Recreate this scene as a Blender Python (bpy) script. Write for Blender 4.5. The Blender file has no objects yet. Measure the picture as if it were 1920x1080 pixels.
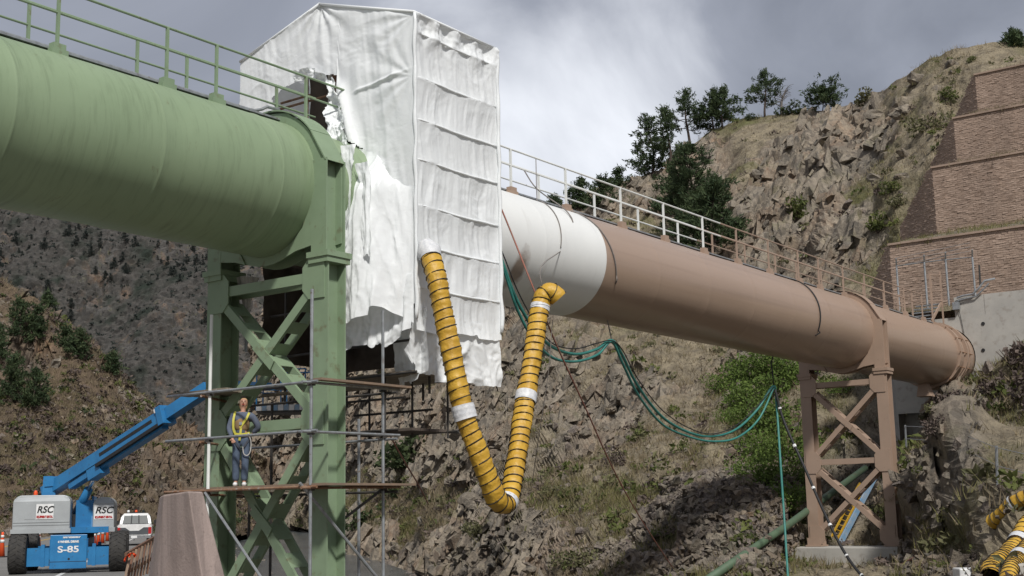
import bpy, bmesh, math, random
import numpy as np
from math import sin, cos, pi, radians
from mathutils import Vector, Matrix
random.seed(7)
rng = np.random.default_rng(11)
SC = bpy.context.scene
COL = SC.collection

# ------------------------------------------------------------------ camera
FPX = 2400.0; ROLL = 0.02; PITCH = math.atan(417 / 2400); EYE = 1.6
CF = np.array([0, cos(PITCH), sin(PITCH)])
_U0 = np.array([0, -sin(PITCH), cos(PITCH)]); _R0 = np.array([1.0, 0, 0])
CR = _R0 * cos(ROLL) - _U0 * sin(ROLL); CU = _U0 * cos(ROLL) + _R0 * sin(ROLL)
CC = np.array([0, 0, EYE])
cam_d = bpy.data.cameras.new('camera'); cam = bpy.data.objects.new('camera', cam_d); COL.objects.link(cam)
cam_d.sensor_width = 36; cam_d.lens = FPX / 1920 * 36; cam_d.clip_start = 0.1; cam_d.clip_end = 6000
cam.matrix_world = Matrix(((CR[0], CU[0], -CF[0], CC[0]), (CR[1], CU[1], -CF[1], CC[1]), (CR[2], CU[2], -CF[2], CC[2]), (0, 0, 0, 1)))
SC.camera = cam

# ------------------------------------------------------------------ world and sun
SUN = Vector((0.25 * 0.7, -0.97 * 0.7, 0.716)).normalized()
sun_el = math.asin(SUN.z); sun_az = math.atan2(SUN.x, SUN.y)
W = bpy.data.worlds.new('World'); SC.world = W; W.use_nodes = True
nt = W.node_tree; N = nt.nodes; LK = nt.links; N.clear()
out = N.new('ShaderNodeOutputWorld'); bg = N.new('ShaderNodeBackground'); bg.inputs[1].default_value = 0.1
LK.new(bg.outputs[0], out.inputs[0])
sky = N.new('ShaderNodeTexSky'); sky.sky_type = 'NISHITA'; sky.sun_disc = False
sky.sun_elevation = sun_el; sky.sun_rotation = sun_az; sky.air_density = 1.2; sky.dust_density = 2.0
tc = N.new('ShaderNodeTexCoord')
mp = N.new('ShaderNodeMapping'); mp.inputs['Scale'].default_value = (1.0, 1.0, 1.7); mp.inputs['Location'].default_value = (0.35, 0.1, 0.2)
LK.new(tc.outputs['Generated'], mp.inputs[0])
n1 = N.new('ShaderNodeTexNoise'); n1.inputs['Scale'].default_value = 3.4; n1.inputs['Detail'].default_value = 9; n1.inputs['Roughness'].default_value = 0.52; n1.inputs['Distortion'].default_value = 0.8
LK.new(mp.outputs[0], n1.inputs['Vector'])
# a thin place in the cloud deck, where the light comes through, ahead and up
def dir_of(u, v):
    r = CF + CR * (u - 960) / FPX + CU * (540 - v) / FPX
    return r / np.linalg.norm(r)
def lobe(u, v, k0, k1):
    dt = N.new('ShaderNodeVectorMath'); dt.operation = 'DOT_PRODUCT'; dt.inputs[1].default_value = tuple(dir_of(u, v))
    LK.new(tc.outputs['Generated'], dt.inputs[0])
    mr = N.new('ShaderNodeMapRange'); mr.interpolation_type = 'SMOOTHERSTEP'
    mr.inputs['From Min'].default_value = cos(radians(k0)); mr.inputs['From Max'].default_value = 1.0
    mr.inputs['To Max'].default_value = k1
    LK.new(dt.outputs['Value'], mr.inputs['Value']); return mr.outputs[0]
add = N.new('ShaderNodeMath'); add.operation = 'ADD'
LK.new(lobe(985, 110, 11.5, 0.25), add.inputs[0]); LK.new(lobe(1120, 300, 9, 0.12), add.inputs[1])
add2 = N.new('ShaderNodeMath'); add2.operation = 'ADD'; LK.new(add.outputs[0], add2.inputs[0]); LK.new(n1.outputs['Fac'], add2.inputs[1])
cr = N.new('ShaderNodeValToRGB'); e = cr.color_ramp.elements
e[0].position = 0.36; e[0].color = (2.1, 2.22, 2.62, 1)
e[1].position = 0.94; e[1].color = (8.4, 8.6, 9.1, 1)
m_ = cr.color_ramp.elements.new(0.56); m_.color = (2.95, 3.1, 3.6, 1)
LK.new(add2.outputs[0], cr.inputs[0])
mx = N.new('ShaderNodeMixRGB'); mx.inputs[0].default_value = 0.90
LK.new(sky.outputs[0], mx.inputs[1]); LK.new(cr.outputs[0], mx.inputs[2]); LK.new(mx.outputs[0], bg.inputs[0])

sl = bpy.data.lights.new('sun', 'SUN'); sl.energy = 3.1; sl.angle = radians(5); sl.color = (1.0, 0.975, 0.935)
so = bpy.data.objects.new('sun', sl); COL.objects.link(so); so.location = (0, 0, 60)
so.rotation_euler = (-SUN).to_track_quat('-Z', 'Y').to_euler()
SC.view_settings.view_transform = 'Standard'; SC.view_settings.look = 'None'
SC.view_settings.exposure = 0.28; SC.view_settings.gamma = 1.0
try: SC.view_settings.use_curve_mapping = False
except Exception: pass
SC.render.engine = 'CYCLES'; SC.cycles.use_denoising = True; SC.cycles.max_bounces = 6

# ------------------------------------------------------------------ geometry of the place
def at(u, v, dep):
    "the point of the place at this distance ahead along a line of sight (used to survey the site from the photograph)"
    return CC + dep * (CF + CR * (u - 960) / FPX + CU * (540 - v) / FPX)
_B = math.radians(36.434)
PD = np.array([sin(_B), cos(_B), 0.0]); PS = np.array([cos(_B), -sin(_B), 0.0])     # along the pipe / across it
A0 = at(500, 356, 28.0)
def L(t, s, z): return A0 + PD * t + PS * s + np.array([0, 0, z])
def loc(p):
    q = np.asarray(p) - A0; return np.array([q @ PD, q @ PS, q[2]])
def ray(u, v): return CF + CR * (u - 960) / FPX + CU * (540 - v) / FPX
def on_t(u, v, t):
    r = ray(u, v); return CC + r * ((t - (CC - A0) @ PD) / (r @ PD))
def on_s(u, v, s):
    r = ray(u, v); return CC + r * ((s - (CC - A0) @ PS) / (r @ PS))
def on_z(u, v, z):
    r = ray(u, v); return CC + r * ((z - EYE) / r[2])

# ------------------------------------------------------------------ noise
def _hash(ix, iy, iz, seed):
    h = (ix.astype(np.int64) * 374761393 + iy.astype(np.int64) * 668265263 + iz.astype(np.int64) * 2147483647 + seed * 974711) & 0xFFFFFFFF
    h = (h ^ (h >> 13)) * 1274126177 & 0xFFFFFFFF
    h = (h ^ (h >> 16)) * 2246822519 & 0xFFFFFFFF
    return ((h ^ (h >> 15)) & 0xFFFFFF) / float(0xFFFFFF)
def vnoise(p, seed=0):
    i = np.floor(p).astype(np.int64); f = p - i; f = f * f * f * (f * (f * 6 - 15) + 10)
    r = 0
    for a in (0, 1):
        wa = f[:, 0] if a else 1 - f[:, 0]
        for b in (0, 1):
            wb = f[:, 1] if b else 1 - f[:, 1]
            for c in (0, 1):
                wc = f[:, 2] if c else 1 - f[:, 2]
                r = r + wa * wb * wc * _hash(i[:, 0] + a, i[:, 1] + b, i[:, 2] + c, seed)
    return r * 2 - 1
def fbm(p, octv=4, seed=0, gain=0.5):
    r = 0; a = 1.0
    for k in range(octv):
        r = r + a * vnoise(p * (2.03 ** k) + 17.3 * k, seed + k); a *= gain
    return r
def ridge(p, octv=3, seed=0, gain=0.55):
    r = 0; a = 1.0
    for k in range(octv):
        r = r + a * (1 - 2 * np.abs(vnoise(p * (2.07 ** k) + 9.1 * k, seed + k))); a *= gain
    return r
def facets(p, seed=0, tilt=0.9, sharp=8.5):
    "height of broken rock: every cell of a jittered lattice is a block with its own level and slope"
    i = np.floor(p).astype(np.int64); ws = np.zeros(len(p)); val = np.zeros(len(p)); ids = np.zeros(len(p))
    for a in (-1, 0, 1):
        for b in (-1, 0, 1):
            for c in (-1, 0, 1):
                x, y, z = i[:, 0] + a, i[:, 1] + b, i[:, 2] + c
                dx = p[:, 0] - x - _hash(x, y, z, seed); dy = p[:, 1] - y - _hash(x, y, z, seed + 1); dz = p[:, 2] - z - _hash(x, y, z, seed + 2)
                w = np.exp(-sharp * (dx * dx + dy * dy + dz * dz))
                h = _hash(x, y, z, seed + 3); gx = _hash(x, y, z, seed + 4) - .5; gy = _hash(x, y, z, seed + 5) - .5; gz = _hash(x, y, z, seed + 6) - .5
                val += w * ((h - .5) + tilt * (gx * dx + gy * dy + gz * dz) * 2); ids += w * h; ws += w
    return val / (ws + 1e-12), ids / (ws + 1e-12)

# ------------------------------------------------------------------ materials
def new_mat(name):
    m = bpy.data.materials.new(name); m.use_nodes = True
    t = m.node_tree; return m, t, t.nodes['Principled BSDF']
def node(t, kind, **kw):
    n = t.nodes.new(kind)
    for k, v in kw.items():
        if hasattr(n, k): setattr(n, k, v)
        else: n.inputs[k.replace('_', ' ')].default_value = v
    return n
def noise_fac(t, scale, detail=6, rough=.55, lo=.35, hi=.65, coord=None, stretch=None, dist=0.0):
    tcn = node(t, 'ShaderNodeTexCoord'); src = coord or tcn.outputs['Object']
    if stretch:
        mpn = node(t, 'ShaderNodeMapping'); mpn.inputs['Scale'].default_value = stretch; t.links.new(src, mpn.inputs[0]); src = mpn.outputs[0]
    n = node(t, 'ShaderNodeTexNoise', Scale=scale, Detail=detail, Roughness=rough, Distortion=dist); t.links.new(src, n.inputs['Vector'])
    r = node(t, 'ShaderNodeMapRange'); r.inputs['From Min'].default_value = lo; r.inputs['From Max'].default_value = hi
    t.links.new(n.outputs['Fac'], r.inputs['Value']); return r.outputs[0]
def mixc(t, fac, a, b):
    m = node(t, 'ShaderNodeMixRGB')
    for k, x in ((0, fac), (1, a), (2, b)):
        if hasattr(x, 'is_output'): t.links.new(x, m.inputs[k])
        else: m.inputs[k].default_value = x if k == 0 else (*x[:3], 1)
    return m.outputs[0]
def mulf(t, a, b):
    m = node(t, 'ShaderNodeMath', operation='MULTIPLY')
    for k, x in ((0, a), (1, b)):
        if hasattr(x, 'is_output'): t.links.new(x, m.inputs[k])
        else: m.inputs[k].default_value = x
    return m.outputs[0]
def bump(t, p, h, strength=.3, dist=.02):
    b = node(t, 'ShaderNodeBump'); b.inputs['Strength'].default_value = strength; b.inputs['Distance'].default_value = dist
    t.links.new(h, b.inputs['Height']); t.links.new(b.outputs[0], p.inputs['Normal'])
def simple(name, c1, c2=None, scale=4, rough=.6, metal=0, c3=None, s3=20, lo3=.58, hi3=.7, bmp=0, bs=60, bd=.01, stretch=None, spec=.4):
    m, t, p = new_mat(name); c2 = c2 or tuple(x * .8 for x in c1)
    c = mixc(t, noise_fac(t, scale, stretch=stretch), c1, c2)
    if c3: c = mixc(t, noise_fac(t, s3, lo=lo3, hi=hi3), c, c3)
    t.links.new(c, p.inputs['Base Color']); p.inputs['Roughness'].default_value = rough; p.inputs['Metallic'].default_value = metal
    p.inputs['Specular IOR Level'].default_value = spec
    if bmp: bump(t, p, noise_fac(t, bs, lo=.2, hi=.8), bmp, bd)
    return m

M = {}
M['green'] = simple('green_paint', (.222, .300, .190), (.195, .264, .165), 1.6, .55, c3=(.135, .115, .06), s3=4, lo3=.60, hi3=.78, stretch=None)
M['brown'] = simple('brown_paint', (.350, .250, .186), (.320, .229, .170), 1.2, .5, c3=(.16, .09, .055), s3=7, lo3=.68, hi3=.8)
M['white_paint'] = simple('white_primer', (.74, .75, .72), (.66, .67, .64), 2, .5)
M['galv'] = simple('galvanised_steel', (.36, .38, .39), (.26, .27, .28), 6, .45, .5, c3=(.17, .11, .07), s3=14, lo3=.6, hi3=.75)
M['rusty'] = simple('rusty_tube', (.20, .10, .055), (.27, .17, .11), 5, .8, .1, c3=(.32, .30, .28), s3=11)
M['dark_steel'] = simple('dark_steel', (.05, .05, .05), (.08, .07, .06), 6, .6, .3)
M['plank'] = simple('weathered_plank', (.26, .22, .17), (.17, .14, .105), 3, .85, stretch=(1, 1, 6), c3=(.34, .31, .27), s3=12)
M['plank_rust'] = simple('stained_plank', (.24, .165, .115), (.18, .135, .10), 3, .85, c3=(.32, .22, .14), s3=10)
M['concrete'] = simple('concrete', (.42, .40, .36), (.35, .335, .305), 1.1, .85, c3=(.25, .22, .185), s3=3.2, lo3=.55, hi3=.8, bmp=.25, bs=22)
M['pink_concrete'] = simple('tinted_concrete', (.40, .315, .28), (.29, .23, .205), 5, .9, c3=(.22, .175, .155), s3=9, lo3=.56, hi3=.8, bmp=.35, bs=26, stretch=(1, 1, .10))
M['blue'] = simple('blue_paint', (.028, .185, .40), (.022, .15, .34), 2.5, .38, c3=(.05, .10, .15), s3=9, lo3=.62, hi3=.75)
M['grey_hood'] = simple('grey_moulding', (.36, .38, .385), (.32, .335, .34), 2, .4)
M['rubber'] = simple('rubber', (.028, .027, .026), (.045, .042, .038), 8, .85)
M['black'] = simple('black', (.015, .015, .016), (.022, .022, .022), 8, .6)
M['orange'] = simple('traffic_orange', (.80, .10, .025), (.70, .085, .02), 3, .5)
M['white_band'] = simple('reflective_white', (.75, .75, .74), None, 5, .4)
M['truck_white'] = simple('truck_white', (.72, .72, .70), None, 2, .25)
M['truck_grey'] = simple('truck_charcoal', (.075, .08, .085), None, 2, .4)
M['glass'] = simple('tinted_glass', (.02, .03, .03), None, 2, .35, spec=.15)
M['red'] = simple('tail_red', (.42, .02, .02), None, 3, .3)
M['chrome'] = simple('chrome', (.7, .7, .7), None, 3, .15, .9)
M['hose'] = simple('green_hose', (.045, .215, .18), (.03, .16, .14), 4, .45)
M['rope_red'] = simple('red_rope', (.30, .115, .085), (.24, .13, .10), 12, .9)
M['rope_grey'] = simple('grey_rope', (.24, .21, .19), (.16, .15, .14), 12, .9)
M['tape'] = simple('white_tape', (.66, .66, .66), (.50, .51, .53), 14, .45, bmp=.4, bs=18)
M['tarp_grey'] = simple('grey_tarp', (.55, .53, .49), (.36, .35, .33), 6, .6)
M['dark_brown'] = simple('dark_brown_matte', (.055, .042, .033), (.10, .08, .066), 1.4, .85)  # shade of the tent interior put into the colour; also colours hung planks
M['wood_brown'] = simple('brown_lumber', (.17, .085, .05), (.11, .06, .04), 3, .8)
M['asphalt'] = simple('asphalt', (.185, .178, .165), (.15, .145, .135), .5, .9, c3=(.235, .22, .20), s3=9, lo3=.5, hi3=.8, bmp=.2, bs=80)
M['line_white'] = simple('road_white', (.62, .62, .60), (.42, .41, .39), 5, .8)
M['line_yellow'] = simple('road_yellow', (.58, .36, .06), (.44, .29, .08), 5, .8)
M['sand'] = simple('sandy_verge', (.36, .29, .20), (.27, .21, .14), .6, .95, c3=(.2, .17, .11), s3=5)
M['skin'] = simple('skin', (.46, .25, .17), None, 9, .5)
M['denim'] = simple('denim', (.085, .115, .165), (.06, .08, .12), 9, .9)
M['shirt'] = simple('blue_grey_shirt', (.115, .135, .18), (.085, .10, .14), 8, .9)
M['vest'] = simple('tan_vest', (.30, .19, .085), (.22, .15, .08), 8, .9)
M['hood_cloth'] = simple('tan_hood', (.52, .33, .16), (.42, .26, .13), 8, .9)
M['lime'] = simple('lime_strap', (.56, .52, .06), (.46, .42, .06), 8, .6)
M['strap_dark'] = simple('dark_strap', (.03, .035, .05), None, 8, .7)
M['bark'] = simple('bark', (.085, .062, .05), (.05, .038, .032), 5, .95)
M['dead_wood'] = simple('dead_wood', (.17, .15, .135), (.10, .09, .08), 5, .95)
M['yellow_steel'] = simple('yellow_paint', (.55, .33, .03), (.42, .25, .03), 4, .5)
M['light_blue'] = simple('light_blue_paint', (.16, .30, .46), (.30, .36, .42), 4, .5)
M['pipe_green'] = simple('old_green_paint', (.085, .135, .08), (.065, .10, .06), 1.5, .6, c3=(.10, .08, .05), s3=5)
M['bolt_rust'] = simple('flange_rust', (.28, .15, .075), (.22, .12, .07), 5, .75)

def leaf_mat(name, a, b, trans=.25):
    m, t, p = new_mat(name)
    ca = node(t, 'ShaderNodeVertexColor'); ca.layer_name = 'tone'
    sep = node(t, 'ShaderNodeSeparateColor'); t.links.new(ca.outputs[0], sep.inputs[0])
    c = mixc(t, sep.outputs[0], a, b); t.links.new(c, p.inputs['Base Color']); p.inputs['Roughness'].default_value = .75; p.inputs['Specular IOR Level'].default_value = .2
    tr = node(t, 'ShaderNodeBsdfTranslucent'); t.links.new(c, tr.inputs[0])
    ms = node(t, 'ShaderNodeMixShader'); ms.inputs[0].default_value = trans
    o = t.nodes['Material Output']; t.links.new(p.outputs[0], ms.inputs[1]); t.links.new(tr.outputs[0], ms.inputs[2]); t.links.new(ms.outputs[0], o.inputs[0])
    return m
M['pine'] = leaf_mat('pine_needles', (.024, .046, .024), (.095, .125, .055))
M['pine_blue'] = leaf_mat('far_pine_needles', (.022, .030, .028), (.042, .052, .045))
M['leaf_bright'] = leaf_mat('bright_leaves', (.05, .085, .02), (.18, .25, .06), .35)
M['leaf_dark'] = leaf_mat('dark_leaves', (.028, .045, .02), (.075, .095, .04), .3)
M['sage'] = leaf_mat('sage_leaves', (.085, .085, .045), (.19, .185, .09), .25)
M['sage_green'] = leaf_mat('rabbitbrush_leaves', (.055, .075, .025), (.15, .165, .05), .25)
M['twig'] = leaf_mat('twiggy_brush', (.065, .05, .045), (.155, .12, .10), .1)
M['dry_grass'] = leaf_mat('dry_grass_blades', (.15, .12, .075), (.32, .26, .165), .3)
M['green_grass'] = leaf_mat('green_grass_blades', (.105, .105, .04), (.26, .235, .10), .3)

# cloth
def cloth_mat():
    m, t, p = new_mat('white_sheeting')
    f = noise_fac(t, 1.3, lo=.3, hi=.75); c = mixc(t, f, (.90, .92, .92), (.87, .89, .895))
    c = mixc(t, mulf(t, noise_fac(t, 5, lo=.62, hi=.8, dist=1.5), .25), c, (.60, .58, .55))
    t.links.new(c, p.inputs['Base Color']); p.inputs['Roughness'].default_value = .38; p.inputs['Specular IOR Level'].default_value = .35
    bump(t, p, noise_fac(t, 7, detail=5, lo=.2, hi=.8, dist=1.2), .14, .03)
    tr = node(t, 'ShaderNodeBsdfTranslucent'); t.links.new(c, tr.inputs[0])
    ms = node(t, 'ShaderNodeMixShader'); ms.inputs[0].default_value = .22
    o = t.nodes['Material Output']; t.links.new(p.outputs[0], ms.inputs[1]); t.links.new(tr.outputs[0], ms.inputs[2]); t.links.new(ms.outputs[0], o.inputs[0])
    return m
M['cloth'] = cloth_mat()

# ------------------------------------------------------------------ mesh builder
class MB:
    def __init__(self, xf=None):
        self.v = []; self.f = []; self.xf = xf; self.tone = None
    def P(self, p):
        return np.asarray(self.xf(*p) if self.xf else p, float)
    def add(self, vs, fs):
        b = len(self.v); self.v += [self.P(p) for p in vs]; self.f += [tuple(i + b for i in q) for q in fs]
    def box(self, x0, x1, y0, y1, z0, z1):
        self.add([(x0, y0, z0), (x1, y0, z0), (x1, y1, z0), (x0, y1, z0), (x0, y0, z1), (x1, y0, z1), (x1, y1, z1), (x0, y1, z1)],
                 [(0, 3, 2, 1), (4, 5, 6, 7), (0, 1, 5, 4), (1, 2, 6, 5), (2, 3, 7, 6), (3, 0, 4, 7)]); return self
    def hexa(self, p8):
        self.add(p8, [(0, 3, 2, 1), (4, 5, 6, 7), (0, 1, 5, 4), (1, 2, 6, 5), (2, 3, 7, 6), (3, 0, 4, 7)]); return self
    def bar(self, a, b, w, h, up=(0, 0, 1)):
        "rectangular bar from a to b; h along up, w across"
        a = self.P(a); b = self.P(b); d = b - a; d /= np.linalg.norm(d); up = np.asarray(up, float)
        x = np.cross(d, up); x /= np.linalg.norm(x); y = np.cross(x, d)
        x = x * w / 2; y = y * h / 2; base = len(self.v)
        for q in (a, b): self.v += [q - x - y, q + x - y, q + x + y, q - x + y]
        self.f += [tuple(i + base for i in q) for q in [(0, 3, 2, 1), (4, 5, 6, 7), (0, 1, 5, 4), (1, 2, 6, 5), (2, 3, 7, 6), (3, 0, 4, 7)]]; return self
    def tube(self, pts, r, n=8, cap=True):
        pts = [self.P(p) for p in pts]; k = len(pts); rs = r if hasattr(r, '__len__') else [r] * k
        base = len(self.v); prev = None
        for i in range(k):
            d = pts[min(i + 1, k - 1)] - pts[max(i - 1, 0)]; d = d / (np.linalg.norm(d) + 1e-12)
            if prev is None:
                x = np.cross(d, (0, 0, 1.0)) if abs(d[2]) < .9 else np.cross(d, (1.0, 0, 0))
            else: x = prev - d * (prev @ d)
            x = x / (np.linalg.norm(x) + 1e-12); y = np.cross(d, x); prev = x
            for j in range(n):
                a = 2 * pi * j / n; self.v.append(pts[i] + rs[i] * (x * cos(a) + y * sin(a)))
        for i in range(k - 1):
            for j in range(n):
                self.f.append((base + i * n + j, base + i * n + (j + 1) % n, base + (i + 1) * n + (j + 1) % n, base + (i + 1) * n + j))
        if cap:
            self.f.append(tuple(base + j for j in range(n))[::-1]); self.f.append(tuple(base + (k - 1) * n + j for j in range(n)))
        return self
    def prism(self, poly, axis_pts):
        "poly: list of 3D points (one end), axis_pts: offset vector"
        n = len(poly); o = axis_pts
        self.add([tuple(p) for p in poly] + [tuple(p[i] + o[i] for i in range(3)) for p in poly],
                 [tuple(range(n))[::-1], tuple(range(n, 2 * n))] + [(i, (i + 1) % n, n + (i + 1) % n, n + i) for i in range(n)]); return self
    def lathe(self, prof, c, n=24, ax=2):
        "prof: (radius, height) pairs"
        base = len(self.v)
        for (r, h) in prof:
            for j in range(n):
                a = 2 * pi * j / n; q = [0, 0, 0]; q[ax] = h; q[(ax + 1) % 3] = r * cos(a); q[(ax + 2) % 3] = r * sin(a)
                self.v.append(self.P((c[0] + q[0], c[1] + q[1], c[2] + q[2])))
        for i in range(len(prof) - 1):
            for j in range(n): self.f.append((base + i * n + j, base + i * n + (j + 1) % n, base + (i + 1) * n + (j + 1) % n, base + (i + 1) * n + j))
        self.f.append(tuple(base + j for j in range(n))[::-1]); self.f.append(tuple(base + (len(prof) - 1) * n + j for j in range(n))); return self

def props(o, label=None, cat=None, group=None, kind=None):
    if label: o['label'] = label
    if cat: o['category'] = cat
    if group: o['group'] = group
    if kind: o['kind'] = kind
    return o
def empty(name, p, label, cat, group=None, rz=0):
    o = bpy.data.objects.new(name, None); COL.objects.link(o); o.location = tuple(p); o.rotation_euler = (0, 0, rz); o.empty_display_size = .2
    o['_o'] = [float(x) for x in p]
    return props(o, label, cat, group)
def origin_of(o):
    p = np.zeros(3)
    while o is not None:
        if '_o' in o: return np.array(list(o['_o']))
        o = o.parent
    return p
def mesh_np(name, v, f, mat, smooth=False, attrs=None, tone=None, vec=None):
    me = bpy.data.meshes.new(name)
    v = np.ascontiguousarray(v, dtype=np.float32)
    if isinstance(f, np.ndarray):
        nf, k = f.shape; me.vertices.add(len(v)); me.vertices.foreach_set('co', v.ravel())
        me.loops.add(nf * k); me.loops.foreach_set('vertex_index', f.astype(np.int32).ravel())
        me.polygons.add(nf); me.polygons.foreach_set('loop_start', np.arange(0, nf * k, k, dtype=np.int32))
        me.update(calc_edges=True)
    else:
        me.from_pydata([tuple(map(float, p)) for p in v], [], f); me.update()
    if mat: me.materials.append(mat)
    me.polygons.foreach_set('use_smooth', np.full(len(me.polygons), bool(smooth)))
    if tone is not None:
        ca = me.color_attributes.new('tone', 'FLOAT_COLOR', 'POINT')
        tn = np.asarray(tone, np.float32); tn = tn if tn.ndim == 2 else np.stack([tn, tn, tn], 1)
        ca.data.foreach_set('color', np.concatenate([tn, np.ones((len(tn), 1), np.float32)], 1).astype(np.float32).ravel())
    if vec is not None:
        a = me.attributes.new('along', 'FLOAT_VECTOR', 'POINT'); a.data.foreach_set('vector', np.asarray(vec, np.float32).ravel())
    me.validate(); return me
def link(name, me, parent=None):
    o = bpy.data.objects.new(name, me); COL.objects.link(o)
    if parent is not None: o.parent = parent
    return o
def part(name, mb, mat, parent=None, smooth=False, **kw):
    v = np.array(mb.v) if isinstance(mb, MB) else mb[0]; f = mb.f if isinstance(mb, MB) else mb[1]
    if parent is not None: v = v - origin_of(parent)
    return link(name, mesh_np(name, v, f, M[mat] if isinstance(mat, str) else mat, smooth, **kw), parent)
def thing(name, mb, mat, label, cat, group=None, kind=None, smooth=False, **kw):
    v = np.array(mb.v) if isinstance(mb, MB) else mb[0]; f = mb.f if isinstance(mb, MB) else mb[1]
    p = np.array([v[:, 0].mean(), v[:, 1].mean(), v[:, 2].min()])
    o = link(name, mesh_np(name, v - p, f, M[mat] if isinstance(mat, str) else mat, smooth, **kw)); o.location = tuple(p); o['_o'] = [float(x) for x in p]
    return props(o, label, cat, group, kind)
def bevel(o, w=.02, seg=2):
    b = o.modifiers.new('bevel', 'BEVEL'); b.width = w; b.segments = seg; b.limit_method = 'ANGLE'; return o
def copy_tree(o, parent=None):
    c = o.copy(); COL.objects.link(c)
    if parent is not None: c.parent = parent
    for ch in list(o.children): copy_tree(ch, c)
    return c
def grid_faces(nu, nv, mask=None):
    i = np.arange((nu - 1) * (nv - 1)); r, c = i // (nu - 1), i % (nu - 1)
    q = np.stack([r * nu + c, r * nu + c + 1, (r + 1) * nu + c + 1, (r + 1) * nu + c], 1)
    if mask is not None: q = q[mask.reshape(nv, nu)[:-1, :-1].ravel()[i] & mask.reshape(nv, nu)[1:, 1:].ravel()[i]]
    return q
def drop_loose(v, f, *arrs):
    used = np.unique(f); m = -np.ones(len(v), int); m[used] = np.arange(len(used))
    return (v[used], m[f]) + tuple(a[used] for a in arrs)
def sstep(x, a, b):
    x = np.clip((x - a) / (b - a), 0, 1); return x * x * (3 - 2 * x)
# ------------------------------------------------------------------ terrain
def ground_mat(name, rockA, rockB, rockC, soilA, soilB, green, bstr=.5):
    m, t, p = new_mat(name)
    ca = node(t, 'ShaderNodeVertexColor'); ca.layer_name = 'tone'; sp = node(t, 'ShaderNodeSeparateColor'); t.links.new(ca.outputs[0], sp.inputs[0])
    at_ = node(t, 'ShaderNodeAttribute'); at_.attribute_name = 'along'; sx = node(t, 'ShaderNodeSeparateXYZ'); t.links.new(at_.outputs['Vector'], sx.inputs[0])
    # rock: grey, tan and rust by block and by bed
    bed = noise_fac(t, .16, detail=5, lo=.38, hi=.62, stretch=(1.2, 1.2, .45), dist=1.0)
    c = mixc(t, bed, rockA, rockB)
    rr = node(t, 'ShaderNodeMapRange'); rr.inputs['From Min'].default_value = .55; rr.inputs['From Max'].default_value = .95; t.links.new(sx.outputs[0], rr.inputs['Value'])
    c = mixc(t, mulf(t, rr.outputs[0], .8), c, rockC)
    c = mixc(t, mulf(t, sx.outputs[1], .5), c, tuple(min(1, x * 1.15) for x in rockB))
    rz = node(t, 'ShaderNodeMapRange'); rz.inputs['From Min'].default_value = .45; rz.inputs['From Max'].default_value = .75; t.links.new(sx.outputs[2], rz.inputs['Value'])
    c = mixc(t, mulf(t, rz.outputs[0], .72), c, tuple(x * .48 for x in rockA))
    c = mixc(t, mulf(t, noise_fac(t, .09, detail=4, lo=.45, hi=.60, stretch=(1, 1, .5)), .62), c, (.085, .088, .084))
    c = mixc(t, mulf(t, noise_fac(t, .22, detail=5, lo=.50, hi=.62, stretch=(1, 1, .6)), .65), c, (.31, .18, .10))
    c = mixc(t, mulf(t, noise_fac(t, 2.2, detail=8, rough=.7, lo=.5, hi=.68, stretch=(1, 1, .5)), .7), c, tuple(x * .42 for x in rockA))
    c = mixc(t, mulf(t, noise_fac(t, .55, detail=4, lo=.56, hi=.70), .6), c, (.165, .165, .055))
    for sc_, amt, st_ in ((1.1, .55, (1, 1, .55)), (3.4, .5, (1, 1, .6))):
        tcv = node(t, 'ShaderNodeTexCoord'); mpv = node(t, 'ShaderNodeMapping'); mpv.inputs['Scale'].default_value = st_; mpv.inputs['Rotation'].default_value = (.25, -.5, .2); t.links.new(tcv.outputs['Object'], mpv.inputs[0])
        nz_ = node(t, 'ShaderNodeTexNoise', Scale=1.7, Detail=3); t.links.new(mpv.outputs[0], nz_.inputs['Vector']); av = node(t, 'ShaderNodeMixRGB', blend_type='ADD'); av.inputs[0].default_value = .35; t.links.new(mpv.outputs[0], av.inputs[1]); t.links.new(nz_.outputs['Color'], av.inputs[2])
        vo = node(t, 'ShaderNodeTexVoronoi', Scale=sc_); t.links.new(av.outputs[0], vo.inputs['Vector']); sv = node(t, 'ShaderNodeSeparateColor'); t.links.new(vo.outputs['Color'], sv.inputs[0])
        c = mixc(t, mulf(t, sv.outputs[0], amt), c, tuple(x * .45 for x in rockA)); c = mixc(t, mulf(t, sv.outputs[1], amt * .8), c, tuple(min(1, x * 1.25) for x in rockB))
    # soil with dry grass
    s = mixc(t, noise_fac(t, .7, detail=7, rough=.65, lo=.36, hi=.64), soilA, soilB)
    s = mixc(t, noise_fac(t, 5, detail=5, rough=.7, lo=.48, hi=.7), s, tuple(x * .5 for x in soilB))
    s = mixc(t, sp.outputs[1], s, mixc(t, noise_fac(t, 3, lo=.4, hi=.6), green, tuple(x * .6 for x in green)))
    # stones
    g = mixc(t, noise_fac(t, 6, detail=4, lo=.4, hi=.6), (.27, .225, .185), (.14, .12, .108))
    g = mixc(t, noise_fac(t, 13, detail=3, lo=.58, hi=.66), g, (.33, .28, .235))
    c = mixc(t, sp.outputs[0], s, c); c = mixc(t, sp.outputs[2], c, g)
    t.links.new(c, p.inputs['Base Color']); p.inputs['Roughness'].default_value = .92; p.inputs['Specular IOR Level'].default_value = .15
    bump(t, p, noise_fac(t, 4.5, detail=9, rough=.72, lo=.1, hi=.9), bstr, .22)
    return m
M['hill'] = ground_mat('hillside', (.145, .137, .126), (.36, .305, .235), (.31, .19, .115), (.34, .285, .195), (.19, .16, .115), (.15, .155, .06), .9)
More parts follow.
